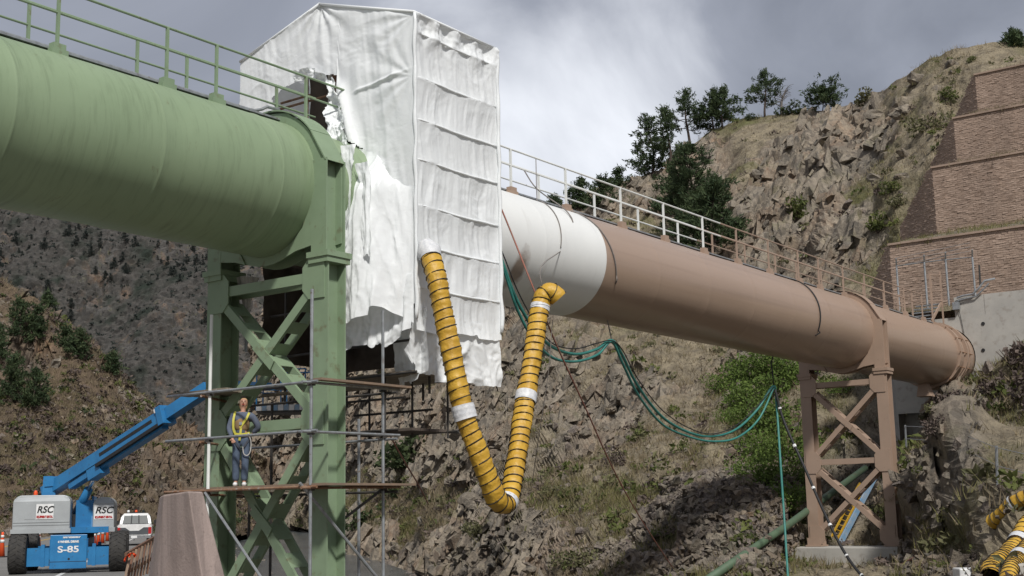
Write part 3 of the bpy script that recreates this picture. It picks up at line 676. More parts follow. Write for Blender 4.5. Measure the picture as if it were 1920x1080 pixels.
# ------------------------------------------------------------------ support towers
def h_column(t0, s0, s1, z0, z1):
    mb = MB(L); sm = (s0 + s1) / 2
    mb.box(t0, t0 + .035, s0, s1, z0, z1); mb.box(t0 + .50, t0 + .535, s0, s1, z0, z1); mb.box(t0 + .035, t0 + .50, sm - .018, sm + .018, z0, z1); return mb
def laced_brace(p, q, tc, mt, root, w=.20, gap=.44, plates=6):
    "two channels side by side joined by batten plates"
    a = np.array(p, float); b = np.array(q, float); d = (b - a) / np.linalg.norm(b - a)
    o = part('diagonal_brace', MB(L).bar((tc + .03, *a), (tc + .03, *b), .07, w, L(0, -d[1], d[0]) - A0), mt, root)
    part('channel', MB(L).bar((tc + .03 + gap, *a), (tc + .03 + gap, *b), .07, w, L(0, -d[1], d[0]) - A0), mt, o)
    for k in range(plates):
        f0 = (k + .28) / plates; f1 = f0 + .5 / plates; c0 = a + (b - a) * f0; c1 = a + (b - a) * f1
        n = np.array([-d[1], d[0]]) * w / 2
        mb = MB(L); 
        for sg in (1,):
            e = n * sg
            mb.hexa([(tc + .065, c0[0] + e[0] - .004, c0[1] + e[1] - .012), (tc + gap - .005, c0[0] + e[0] - .004, c0[1] + e[1] - .012), (tc + gap - .005, c1[0] + e[0], c1[1] + e[1] - .012), (tc + .065, c1[0] + e[0], c1[1] + e[1] - .012),
                     (tc + .065, c0[0] + e[0] - .004, c0[1] + e[1]), (tc + gap - .005, c0[0] + e[0] - .004, c0[1] + e[1]), (tc + gap - .005, c1[0] + e[0], c1[1] + e[1]), (tc + .065, c1[0] + e[0], c1[1] + e[1])])
        part('batten_plate', mb, mt, o)
def tower(tc, mt, zbot, label, levels, cap=True):
    r = empty('support_tower', L(tc, 0, zbot), label, 'support tower')
    for sg in (1, -1):
        a, b = sorted((sg * 1.42, sg * 1.88)); lg = part('leg', h_column(tc, a, b, zbot, -1.84), mt, r)
        cp = MB(L); cp.box(tc - .10, tc + .64, a - .08, b + .08, -1.72, -1.60); cp.box(tc - .07, tc + .61, a - .05, b + .05, -1.84, -1.72); part('bearing_cap', cp, mt, lg)
        bp = MB(L); bp.box(tc - .12, tc + .66, a - .1, b + .1, zbot, zbot + .06); bp.box(tc - .05, tc + .58, a - .05, b + .05, zbot + .06, zbot + .35); part('base_plate', bp, mt, lg)
    for (z0, z1) in levels:
        for zz in (z0,):
            st = part('strut', MB(L).bar((tc + .03, -1.44, zz), (tc + .03, 1.44, zz), .06, .22), mt, r); part('channel', MB(L).bar((tc + .46, -1.44, zz), (tc + .46, 1.44, zz), .06, .22), mt, st)
        laced_brace((-1.36, z0 - .28), (1.36, z1 + .28), tc, mt, r); laced_brace((1.36, z0 - .28), (-1.36, z1 + .28), tc - .005, mt, r)
        cz = (z0 + z1) / 2; g = MB(L); g.prism([(tc - .045, -.22, cz + .34), (tc - .045, -.34, cz + .16), (tc - .045, .22, cz - .34), (tc - .045, .34, cz - .16)], (.025, 0, 0)); part('crossing_plate', g, mt, r)
        for sg in (1, -1):
            for (za, zb) in (((z0 + .42, z0 - .46),) + (((z1 + .46, z1 - .30),) if (z0, z1) == levels[-1] else ())):
                g = MB(L); g.prism([(tc - .03, sg * 1.16, za - .2), (tc - .03, sg * 1.16, zb + .2), (tc - .03, sg * 1.34, zb), (tc - .03, sg * 1.80, zb), (tc - .03, sg * 1.80, za), (tc - .03, sg * 1.34, za)], (.027, 0, 0)); part('gusset', g, mt, r)
    return r
TG = tower(0, 'green', -12.6, 'green riveted steel trestle under the green pipe, wrapped in scaffolding', ((-2.12, -5.15), (-5.15, -9.1), (-9.1, -12.2)))
TB = tower(31.8, 'brown', -8.72, 'brown steel trestle with crossed braces standing on a concrete footing', ((-2.12, -5.3), (-5.3, -8.35)))
fb = bevel(thing('concrete_footing', MB(L).box(31.1, 33.2, -2.55, 2.5, -10.2, -8.73), 'concrete', 'pale concrete footing block under the brown trestle', 'footing'), .04)
thing('concrete_footing', MB(L).box(-.8, 1.4, -2.6, 2.6, -14.0, -12.62), 'concrete', 'concrete footing of the green trestle down by the river', 'footing')

# ------------------------------------------------------------------ headwall and retaining walls
hw = empty('concrete_headwall', L(45, 2, -3), 'pale grey concrete headwall where the brown pipe enters the hillside', 'headwall')
mb = MB(L); n = 40
def wallface(mb, t0, t1, s0, s1, z0, z1, hole_r):
    ring = []
    for k in range(n):
        a = 2 * pi * k / n; ring.append((hole_r * cos(a), hole_r * sin(a)))
    outer = []
    for k in range(n):
        c, s_ = cos(2 * pi * k / n), sin(2 * pi * k / n); q = min((s1 if c > 0 else -s0) / max(abs(c), 1e-6), (z1 if s_ > 0 else -z0) / max(abs(s_), 1e-6)); outer.append((c * q, s_ * q))
    for cx, cz in ((s0, z0), (s1, z0), (s1, z1), (s0, z1)):
        a = math.atan2(cz, cx) % (2 * pi); outer[round(a / (2 * pi) * n) % n] = (cx, cz)
    vs = [(t0, *q) for q in ring] + [(t0, *q) for q in outer]
    mb.add(vs, [(k, (k + 1) % n, n + (k + 1) % n, n + k) for k in range(n)])
wallface(mb, 45, 47, -2.6, 2.2, -2.6, 2.0, 1.56)
mb.box(45.0, 47, 2.2, 9.5, -4.5, 3.0); mb.box(45.02, 47, .72, 2.197, 1.995, 3.0); mb.box(45.2, 47, -2.6, .72, 1.9, 2.0); mb.box(46.5, 47, -2.6, 2.2, -4.5, 2.0); mb.box(45.3, 46.4, -3.6, -2.6, -5.5, 2.2)
part('wall_face', mb, 'concrete', hw)
part('under_wall', MB(L).box(46.2, 47.2, -3.2, 2.3, -6.2, -2.6), 'concrete', hw)
for s_, z_ in ((2.05, 1.55), (1.95, .25)):
    part('weep_hole', MB(L).lathe([(.09, 44.97), (.09, 45.05)], (0, s_, z_), 12, 0), 'black', hw)
jb = MB(L); jb.box(44.7, 44.98, .72, 1.02, 2.35, 2.72); part('junction_box', jb, 'galv', hw)
part('conduit', MB(L).tube([(44.9, .9, 2.95), (44.9, 1.2, 3.02), (44.9, 1.7, 3.05), (44.9, 2.0, 3.3), (44.95, 2.3, 3.65), (45.3, 2.7, 3.75)], .05, 7), 'galv', hw)
part('conduit', MB(L).tube([(44.9, .95, 2.80), (44.9, 1.3, 2.86), (44.9, 1.85, 2.92), (44.9, 2.2, 3.2), (44.95, 2.5, 3.5)], .04, 7), 'galv', hw)
part('cable', MB(L).tube([(44.96, .95, 2.3), (44.96, 1.05, 1.6), (44.96, 1.12, .9)], .014, 5), 'black', hw)
# platform and steps beside the crown at the headwall
stp = empty('access_platform', L(43, -.5, 1.6), 'small brown railed steel platform with steps between the pipe and the headwall', 'platform')
for k in range(5):
    part('step', MB(L).box(42.6 + k * .36, 42.9 + k * .36, -.9, .30, 1.72 + k * .22, 1.76 + k * .22), 'galv', stp)
for t_, s_, z1 in ((41.6, -.9, 2.9), (42.5, -.9, 2.75), (42.9, .3, 4.0), (43.3, -.8, 3.2), (44.4, .32, 4.3), (44.5, -.2, 4.2)):
    part('post', MB(L).bar((t_, s_, 1.55), (t_, s_, z1), .07, .07, PD), 'brown', stp)
for a, b in (((41.6, -.9, 2.9), (44.5, -.9, 3.1)), ((42.9, .3, 3.1), (44.4, .32, 3.3)), ((42.9, .3, 2.6), (44.4, .32, 2.8)), ((42.9, .3, 3.9), (44.4, .32, 4.1))):
    part('rail', MB(L).tube([a, b], .03, 6), 'brown', stp)
part('stringer', MB(L).bar((42.7, .30, 1.62), (44.4, .30, 2.75), .05, .16), 'brown', stp)

def block_mat():
    m, t, p = new_mat('split_block'); ca = node(t, 'ShaderNodeVertexColor'); ca.layer_name = 'tone'; sp = node(t, 'ShaderNodeSeparateColor'); t.links.new(ca.outputs[0], sp.inputs[0])
    c = mixc(t, sp.outputs[0], (.30, .215, .162), (.365, .27, .21)); c = mixc(t, mulf(t, noise_fac(t, .5, detail=6, lo=.48, hi=.75, stretch=(1, 1, .3)), .6), c, (.15, .108, .085))
    c = mixc(t, mulf(t, noise_fac(t, 9, lo=.45, hi=.75), .35), c, (.40, .31, .25))
    t.links.new(c, p.inputs['Base Color']); p.inputs['Roughness'].default_value = .95; bump(t, p, noise_fac(t, 14, detail=8, rough=.7, lo=.2, hi=.8), .25, .03); return m
M['block'] = block_mat()
def block_face(xf, length, height, top=None, bl=.34, bh=.125, seed=0):
    "courses of split-faced block: xf(along, out, up) -> place"
    rg = np.random.default_rng(seed); vs = []; fs = []; tn = []; z = 0; row = 0
    while z < height - .02:
        h = min(bh, height - z); x = -bl / 2 * (row % 2)
        while x < length:
            x0, x1 = max(x, 0), min(x + bl, length)
            lim = top((x0 + x1) / 2) if top else height
            if x1 - x0 > .05 and z < lim:
                o = .008 + .016 * rg.random(); b = len(vs); g = .004; j = lambda: .014 * rg.standard_normal()
                vs += [xf(x0 + g, 0, z + g), xf(x1 - g, 0, z + g), xf(x1 - g, 0, z + h - g), xf(x0 + g, 0, z + h - g), xf(x0 + g * 2, o + j(), z + g * 2), xf(x1 - 2 * g, o + j(), z + 2 * g), xf(x1 - 2 * g, o + j(), z + h - 2 * g), xf(x0 + 2 * g, o + j(), z + h - 2 * g)]
                fs += [(b + 4, b + 5, b + 6, b + 7), (b, b + 1, b + 5, b + 4), (b + 1, b + 2, b + 6, b + 5), (b + 2, b + 3, b + 7, b + 6), (b + 3, b, b + 4, b + 7)]
                c = np.clip(rg.normal(.5, .28) + .12 * sin(z * 2.1 + seed), 0, 1); tn += [c] * 8
            x += bl
        z += h; row += 1
    return np.array(vs), fs, np.array(tn)
WALLS = [('brown split-block retaining wall, lowest tier, behind the fence posts', 52.65, -5.06, 3.0, 7.65, 16, 3.6, 4),
         ('brown split-block retaining wall, second tier, just above the grassy bench', 61.37, -5.04, 8.9, 14.05, 14, 4.0, 3),
         ('brown split-block retaining wall, third tier, below the topmost one', 68.66, -5.62, 14.9, 19.2, 12, 3.4, 3),
         ('brown split-block retaining wall, topmost tier, near the skyline', 76.07, -5.99, 20.3, 24.45, 11, 3.2, 3)]
for i, (lab, t_, s_, z0, z1, ln, rl, drop) in enumerate(WALLS):
    r = empty('retaining_wall', L(t_, s_, z0), lab, 'retaining wall')
    ba = radians(17); rd = np.array([-sin(ba), cos(ba), 0]); rn = np.array([-cos(ba), -sin(ba), 0]); K = L(t_, s_, 0)
    v, f, tn = block_face(lambda x, o, z: L(t_ - o, s_ + x, z0 + z), ln, z1 - z0, None, seed=i * 3)
    props(part('block_courses', (v, f), 'block', r, tone=tn), kind='stuff')
    v, f, tn = block_face(lambda x, o, z: K + rd * (x - o * .2) + rn * o + np.array([0, 0, z0 + z]), rl, z1 - z0, (lambda x, h=z1 - z0, d=drop, l=rl: h - max(0, x - .4) / l * d * 1.15), seed=i * 3 + 1)
    props(part('return_courses', (v, f[::1]), 'block', r, tone=tn), kind='stuff')
    core = MB(); e = K + rd * rl; far = L(t_ + 3, s_ + ln, 0); zz = np.array([0, 0, 1.0])
    k2 = L(t_, s_ + ln, 0); bk = e + PS * (ln * .9)
    core.hexa([K + zz * z0, k2 + zz * z0, bk + zz * z0, e + zz * z0, K + zz * (z1 - .02), k2 + zz * (z1 - .02), bk + zz * (z1 - drop), e + zz * (z1 - drop)])
    part('wall_core', core, 'block', r, tone=np.full(8, .3))
    cp = MB(); cp.hexa([L(t_ - .12, s_ - .08, z1 - .02), L(t_ - .12, s_ + ln, z1 - .02), L(t_ + .3, s_ + ln, z1 - .02), L(t_ + .3, s_ - .08, z1 - .02), L(t_ - .12, s_ - .08, z1 + .10), L(t_ - .12, s_ + ln, z1 + .10), L(t_ + .3, s_ + ln, z1 + .10), L(t_ + .3, s_ - .08, z1 + .10)])
    part('coping', cp, 'block', r, tone=np.full(8, .35))
# benches of soil between the tiers
def bench(ta, za, tb, zb, s0, s1, seed):
    nu, nv = 60, 16; vs = []; 
    for j in range(nv):
        for i in range(nu):
            f = j / (nv - 1); vs.append(L(ta + .25 + (tb - ta - .2) * f, s0 + (s1 - s0) * i / (nu - 1), za - .05 + (zb - za) * f ** .9))
    v = np.array(vs); v[:, 2] += .16 * fbm(v / .8, 3, seed)
    props(link('bench_ground', mesh_np('bench_ground', v, grid_faces(nu, nv), M['hill'], False, tone=np.stack([np.full(len(v), .0), np.full(len(v), .25), .6 * (fbm(v / 2, 2, 4) > .2)], 1), vec=rng.random((len(v), 3)) * .5)), kind='structure')
    return v
BENCH = [bench(47, 2.85, 52.7, 3.7, -5.5, 14, 1), bench(52.65, 7.65, 61.4, 9.75, -5.2, 12, 2), bench(61.37, 14.05, 68.7, 15.9, -5.2, 10, 3), bench(68.66, 19.2, 76.1, 21.4, -5.8, 8, 4), bench(76.07, 24.45, 86, 26.8, -5.6, 8, 5)]
# security fence in front of the lowest wall
fn = empty('security_fence', L(49.4, 0, 2.9), 'galvanised fence posts with barbed-wire arms in front of the lowest block wall', 'fence')
fpts = [(1680, 487), (1732, 480), (1772, 475), (1822, 470)]
prev = None
for (u, v) in fpts:
    top = loc(on_t(u, v, 49.2)); b = (49.2, top[1], 3.0); q = (49.2, top[1], top[2] - .35)
    po = part('post', MB(L).tube([b, q], .055, 7), 'galv', fn); part('arm', MB(L).tube([q, (48.95, top[1] + .1, top[2])], .04, 6), 'galv', po)
    if prev is not None:
        part('rail', MB(L).tube([prev, q], .03, 6), 'galv', fn)
    prev = q
for k in range(3):
    z = 5.6 + .22 * k; part('barbed_wire', MB(L).tube([(49.0, loc(on_t(1680, 487, 49.2))[1], z + .1), (49.0, prev[1], z + .4)], .012, 4), 'galv', fn)
part('stub_post', MB(L).tube([L(0, 0, 0) * 0 + loc(on_t(1838, 535, 49.2)), loc(on_t(1836, 497, 49.2))], .05, 6), 'dark_steel', fn)
# ------------------------------------------------------------------ white containment tent
def roofline(s): return np.where(s < -.41, 4.22 + (s + 3.2) / 2.79 * .80, 5.02 - (s + .41) / 2.94 * .95)
def ragged(x, seed, amp):
    k = np.floor(x * 1.35 + .37 * seed); return amp * (1.5 * (_hash(k, k * 0, k * 0, seed) - .5) + .9 * vnoise(np.stack([x * 1.1, x * 0 + seed, x * 0], 1), seed) + .15 * fbm(np.stack([x * 6, x * 0 + seed, x * 0], 1), 2, seed + 4))
def crinkle(a, b, seed, amp): 
    q = np.stack([a, b, a * 0 + seed], 1); return amp * (ridge(q * 2.3 + .5 * np.stack([fbm(q * 1.4, 2, seed + k) for k in range(3)], 1), 4, seed, .6) - .4)
tent = empty('containment_tent', L(3.5, 0, -4), 'tall white plastic-sheeted work tent wrapped round the pipe beside the green trestle', 'work tent')
def sheet(name, nu, nv, fn, mask=None, smooth=True):
    u, v = np.meshgrid(np.linspace(0, 1, nu), np.linspace(0, 1, nv)); u = u.ravel(); v = v.ravel()
    t, s, z, m = fn(u, v); pts = A0 + np.outer(t, PD) + np.outer(s, PS) + np.outer(z, [0, 0, 1.0])
    f = grid_faces(nu, nv, m if m is not None else None)
    if m is not None: pts, f = drop_loose(pts, f)
    return part(name, (pts, f), 'cloth', tent, smooth)
def gable(u, v):
    s = -3.2 + 5.73 * u; zt = roofline(s); zb = np.where(s > .2, -2.55 + ragged(s, 3, .10), -.6); z = zb + (zt - zb) * v
    r = np.hypot(s, z); t = np.full(len(s), 2.0)
    hug = np.exp(-np.clip(r - 1.56, 0, 9) / .45) * sstep(s, .1, .8) * sstep(-z, -1.3, -.4)
    t = t - .0 * hug
    low = sstep(-z, -1.6, 1.0); edge = np.minimum(np.minimum(u, 1 - u) * 9, 1)
    t = t - .05 * edge * fbm(np.stack([s * .55, z * .45, z * 0], 1), 3, 5)
    t = t - edge * (.014 + .035 * low) * ridge(np.stack([s * 2.4 + .3 * z, z * .30, z * 0], 1), 3, 7)
    t = t - low * edge * .10 * ridge(np.stack([s * 1.9 + .35 * z, z * .22, z * 0], 1), 2, 93); t = t - low * edge * crinkle(s, z * .6, 11, .045) - (1 - low) * edge * crinkle(s * .5, z * .5, 13, .012)
    # creases that fan from the ridge and from the eave corner
    for (s0, z0, amp) in ((-.41, 5.0, .035), (2.5, 4.0, .03), (2.5, 2.6, .03)):
        an = np.arctan2(s - s0, z0 - z); rr = np.hypot(s - s0, z - z0); t = t - edge * amp * np.exp(-rr / 1.1) * np.cos(an * 13 + 2 * s0)
    t = t - .06 * np.exp(-((z - 2.62 - .12 * (s - 1.2)) / .035) ** 2) * sstep(s, .6, 1.0) * edge        # taped seam
    # the long fold to the right of the doorway
    fl = (s - .22) - (3.0 - z) * .33; t = t - .16 * np.exp(-(fl / .16) ** 2) * sstep(z, .9, 1.4) * sstep(-z, -3.1, -2.6)
    jag = .10 * fbm(np.stack([s * 3, z * 3, z * 0], 1), 3, 21)
    door = (s + jag > -1.9) & (s + jag < .14 + .22 * np.clip(3.0 - z, 0, 3)) & (z + jag * .6 < 3.28 - .16 * ((s + .9) / 1.0) ** 2) & (z > .2)
    hole = (r < 1.53) & (r < 1.6); gap = (s + jag < .42 + .0 * z) & (z < .1)
    return t, s, z, ~(door | hole | gap)
sheet('gable_sheet', 150, 230, gable)
def drape(u, v):
    "loose sheet pulled in front of the right-hand half of the pipe, hanging in long folds"
    s = .62 + 1.90 * u; zt = 1.08 - 1.05 * sstep(u, .38, 1.0) + ragged(s * 2, 95, .10); zb = -2.75 + ragged(s, 96, .26); z = zb + (zt - zb) * v
    out = sstep(-z, -1.05, .1) * (1 - sstep(s, 1.55, 2.5)); t = 1.96 - .78 * out
    f = .25 + .75 * sstep(-z, -.9, .6); edge = np.minimum((1 - u) * 7, 1)
    t = t - edge * f * (.085 * ridge(np.stack([s * 2.3 + .45 * z, z * .12, s * 0], 1), 2, 97) + .035 * ridge(np.stack([s * 4.6 - .3 * z, z * .35, s * 0], 1), 2, 98)) - edge * f * crinkle(s * 1.2, z * .20, 99, .045)
    r = np.hypot(s, z); return t, s + .05 * np.sin(z * 2.2) * (1 - u), z, r > 1.44
sheet('drape_sheet', 90, 130, drape)
def strip_(s0, w, z0, z1, t0, sd, lean):
    def fn(u, v):
        z = z1 + (z0 - z1) * v + ragged(u * 2, sd, .10) * (1 - v); s = s0 + w * (u - .5) * (.55 + .45 * v) + lean * (1 - v) + .03 * np.sin(z * 5 + sd)
        return t0 - .05 * ridge(np.stack([s * 4, z * .3, s * 0 + sd], 1), 2, sd) - crinkle(s * 1.3, z * .4, sd, .04), s, z, None
    return fn
for q in ((1.50, .34, .95, -.75, 1.02, 111, -.10), (1.30, .40, -.5, -2.9, 1.08, 113, -.22), (1.75, .36, .55, -1.5, 1.25, 115, .12)): sheet('torn_strip', 16, 60, strip_(*q))
ROWS = np.array([-3.15, -2.2, -1.27, -.36, .68, 1.6, 2.58, 3.62, 4.08])
def side(u, v):
    t = 2.0 + 3.06 * u; zb = -3.1 + ragged(t, 9, .09); zt = 4.07 + .02 * np.sin(t * 9); z = zb + (zt - zb) * v
    i = np.clip(np.searchsorted(ROWS, z) - 1, 0, len(ROWS) - 2); f = np.clip((z - ROWS[i]) / (ROWS[i + 1] - ROWS[i]), 0, 1)
    sag = np.sin(pi * f) ** .7; pan = np.abs(np.sin(pi * (t - 2.0) / 1.53)) ** .6
    col_ = (t > 3.53).astype(int); s = 2.53 - .055 * sag * pan * (.15 + 1.3 * _hash(i, col_, i * 0, 3)) + .026 * (1 - sag) * (.2 + .9 * _hash(i, col_, i * 0, 5))
    rw = i * 7.3
    s = s + .024 * sag * pan * ridge(np.stack([t * 3.4 + .25 * np.sin(z * 2 + rw), z * .35 + rw, t * 0], 1), 3, 23) + pan * crinkle(t * .8, z * .5 + rw, 25, .013) - .03 * vnoise(np.stack([t * .9, z * .7, t * 0], 1), 91)
    # swags under the eave
    k = sstep(z, 3.1, 4.0); s = s + k * .055 * np.cos((t - 2.0) * 2 * pi / .76) * (1 - sstep(z, 4.0, 4.1)) + k * crinkle(t, z, 29, .03)
    return t, s, z, None
sheet('side_sheet', 110, 240, side)
def hem_gable(u, v):
    s = .30 + 2.24 * u; zb = -3.72 + .35 * u + ragged(s, 15, .34) - .25 * np.exp(-((s - .62) / .25) ** 2); zt = -1.9; z = zb + (zt - zb) * v
    t = 1.55 + .35 * sstep(s, .8, 1.8) - (1 - v) ** .7 * (.07 * ridge(np.stack([s * 1.9, z * .4, s * 0], 1), 3, 41) + crinkle(s, z * .6, 43, .06)); return t, s - .1 * (1 - v) * np.cos(3 * s), z, None
sheet('hem_sheet', 70, 60, hem_gable)
def hem_side(u, v):
    t = 2.05 + 2.98 * u; zb = -4.18 + ragged(t, 19, .13) + .75 * np.exp(-((t - 2.0) / .22) ** 2); zt = -2.75; z = zb + (zt - zb) * v
    s = 2.47 - .30 * (1 - v) * (1 - u) + (1 - v) ** .6 * (.06 * ridge(np.stack([t * 1.4 + .5 * z, z * .4, t * 0], 1), 3, 51) + crinkle(t * .7, z * .5, 53, .05)); return t, s, z, None
sheet('hem_sheet', 90, 56, hem_side)
def front_hem(u, v):
    s = 1.25 + 1.35 * u; zb = -4.05 - .15 * u + ragged(s, 27, .16); zt = -2.6; z = zb + (zt - zb) * v
    t = 2.55 - .25 * u + (1 - v) * .35 * (1 - u) - crinkle(s, z * .6, 57, .05); return t, s, z, None
sheet('hem_sheet', 44, 50, front_hem)
def flap(u, v):
    s = .12 + .22 * u + (1 - v) * (.36 + .42 * u); zt = 2.95; zb = .72 + .42 * u + ragged(u * 2, 33, .10); z = zb + (zt - zb) * v
    t = 1.80 - .42 * (1 - v) - crinkle(s * 1.3, z * 1.1, 61, .085) - .08 * np.sin(u * 5 + z); return t, s + crinkle(z, s, 63, .05), z, None
sheet('door_flap', 40, 90, flap)
def torn_edge(u, v):
    a = pi * (0.02 + .55 * u); s = -.88 + 1.12 * np.cos(a) * (1 - .05 * v); z = 2.35 + .98 * np.sin(a) + .24 * (v - .5)
    return 1.93 - .10 * v - crinkle(s * 2, z * 2, 67, .07), s + crinkle(z * 2, s * 2, 69, .06), z, None
sheet('torn_edge', 60, 12, torn_edge)
def roof_l(u, v):
    t = 1.97 + 3.1 * u; s = -3.22 + 2.82 * v; z = 4.22 + .82 * v - .05 * np.sin(pi * v) + .012 * np.sin(t * 8); return t, s, z + crinkle(t, s, 71, .015), None
sheet('roof_sheet', 60, 50, roof_l)
def roof_r(u, v):
    t = 1.97 + 3.1 * u; s = 2.56 - 2.96 * v; z = 4.09 + .95 * v - .04 * np.sin(pi * v); return t, s, z + crinkle(t, s, 73, .012), None
sheet('roof_sheet', 60, 50, roof_r)
def far_side(u, v):
    t = 2.0 + 3.06 * u; z = -.8 + 5.02 * v; return t, np.full(len(t), -3.2) + crinkle(t, z, 75, .03), z, None
sheet('side_sheet', 40, 60, far_side)
def far_gable(u, v):
    s = -3.2 + 5.73 * u; zt = roofline(s); z = -2.9 + (zt + 2.9) * v; r = np.hypot(s, z); return 5.05 + crinkle(s, z, 77, .03), s, z, ~((r < 1.53) | ((s < -.2) & (z < 0)))
sheet('gable_sheet', 60, 80, far_gable)
for (t_, s_) in ((2.0, 2.54), (5.06, 2.54)):
    zz = np.linspace(-2.9, 4.06, 40); part('corner_wrap', MB(L).tube([(t_ + .012 * sin(z * 7), s_ + .03 + .01 * cos(z * 5), z) for z in zz], [.034 + .016 * abs(sin(z * 3.1)) for z in zz], 8), 'cloth', tent, True)
for z0 in ROWS[1:-1]:
    part('ledger_wrap', MB(L).tube([(t_, 2.535 + .008 * sin(t_ * 9), z0 + .01 * sin(t_ * 3)) for t_ in np.linspace(2.05, 5.0, 18)], .026, 6), 'cloth', tent, True)
part('ridge_wrap', MB(L).tube([(t_, -.41, 5.02) for t_ in np.linspace(1.96, 5.06, 8)], .045, 7), 'cloth', tent, True)
for a, b in (((1.98, -3.2, 4.22), (1.98, -.41, 5.03)), ((1.98, -.41, 5.03), (1.98, 2.55, 4.08)), ((1.97, 2.55, 4.08), (5.08, 2.55, 4.08))): part('eave_wrap', MB(L).tube([a, b], .035, 7), 'cloth', tent, True)
# frame inside, seen through the torn doorway and from below
for (t_, s_, mt_) in ((2.3, -1.15, 'rusty'), (2.5, -.55, 'tarp_grey'), (2.7, -.05, 'wood_brown'), (3.4, -1.6, 'rusty'), (4.4, -.8, 'rusty'), (4.4, .6, 'rusty'), (2.4, -.28, 'wood_brown')):
    part('inner_post', MB(L).tube([(t_, s_, 1.2), (t_, s_, 4.2)], .055 if mt_ != 'wood_brown' else .08, 7), mt_, tent)
for z_, t_ in ((1.9, 2.35), (2.9, 2.45), (3.4, 3.2), (2.3, 4.3)): part('inner_ledger', MB(L).tube([(t_, -3.0, z_), (t_, 2.3, z_)], .03, 6), 'rusty', tent)
for k in range(4): part('inner_plank', MB(L).box(2.25 + .28 * k, 2.5 + .28 * k, -2.6, 1.4, 1.62, 1.67), 'plank', tent)
for k in range(4): part('inner_plank', MB(L).box(2.3 + .62 * k, 2.85 + .62 * k, -2.6, 2.2, -4.02 + .01 * k, -3.96 + .01 * k), 'plank', tent)
def door_shade(u, v):
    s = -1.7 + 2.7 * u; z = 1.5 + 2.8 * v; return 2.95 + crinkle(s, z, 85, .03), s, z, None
o_ = sheet('inner_shade', 20, 24, door_shade); o_.data.materials[0] = M['dark_brown']  # added dark sheet, its colour stands in for shade inside the doorway
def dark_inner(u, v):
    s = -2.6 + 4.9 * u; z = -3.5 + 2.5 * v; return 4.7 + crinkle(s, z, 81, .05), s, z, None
o_ = sheet('inner_shade', 40, 30, dark_inner); o_.data.materials[0] = M['dark_brown']  # dark colour stands in for tent walls in shade below the pipe
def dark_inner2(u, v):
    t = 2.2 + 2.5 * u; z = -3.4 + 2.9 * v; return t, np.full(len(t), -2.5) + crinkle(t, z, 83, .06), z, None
o_ = sheet('inner_shade', 30, 30, dark_inner2); o_.data.materials[0] = M['dark_brown']  # same painted shade along the far side under the pipe
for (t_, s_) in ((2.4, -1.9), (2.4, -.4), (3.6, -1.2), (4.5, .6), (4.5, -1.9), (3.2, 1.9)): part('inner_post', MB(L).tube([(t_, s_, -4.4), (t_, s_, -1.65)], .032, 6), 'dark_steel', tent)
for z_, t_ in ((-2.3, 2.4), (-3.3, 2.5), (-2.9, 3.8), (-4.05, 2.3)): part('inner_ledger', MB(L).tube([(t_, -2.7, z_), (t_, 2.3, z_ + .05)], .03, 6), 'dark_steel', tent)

# ------------------------------------------------------------------ yellow ventilation ducts
def duct_mat():
    m, t, p = new_mat('yellow_duct'); c = mixc(t, noise_fac(t, 2.2, detail=6), (.56, .335, .035), (.45, .255, .025)); c = mixc(t, mulf(t, noise_fac(t, 7, detail=6, lo=.55, hi=.75), .5), c, (.30, .17, .03))
    t.links.new(c, p.inputs['Base Color']); p.inputs['Roughness'].default_value = .5; bump(t, p, noise_fac(t, 9, detail=5, lo=.2, hi=.8), .5, .03); return m
M['duct'] = duct_mat()
def catmull(P, n):
    P = [np.asarray(p, float) for p in P]; P = [2 * P[0] - P[1]] + P + [2 * P[-1] - P[-2]]; out = []
    for i in range(1, len(P) - 2):
        for k in range(n):
            t = k / n; a, b, c, d = P[i - 1], P[i], P[i + 1], P[i + 2]
            out.append(.5 * (2 * b + (c - a) * t + (2 * a - 5 * b + 4 * c - d) * t * t + (3 * b - a - 3 * c + d) * t ** 3))
    out.append(P[-2]); return np.array(out)
def resample(P, step):
    P = np.asarray(P); d = np.concatenate([[0], np.cumsum(np.linalg.norm(np.diff(P, axis=0), axis=1))]); n = max(2, int(d[-1] / step)); x = np.linspace(0, d[-1], n + 1)
    return np.stack([np.interp(x, d, P[:, k]) for k in range(3)], 1), x
def frames(P):
    k = len(P); T = np.gradient(P, axis=0); T /= np.linalg.norm(T, axis=1, keepdims=True); X = np.zeros_like(P); prev = np.cross(T[0], (.3, .2, 1.0))
    for i in range(k):
        x = prev - T[i] * (prev @ T[i]); x /= np.linalg.norm(x); X[i] = x; prev = x
    return T, X, np.cross(T, X)
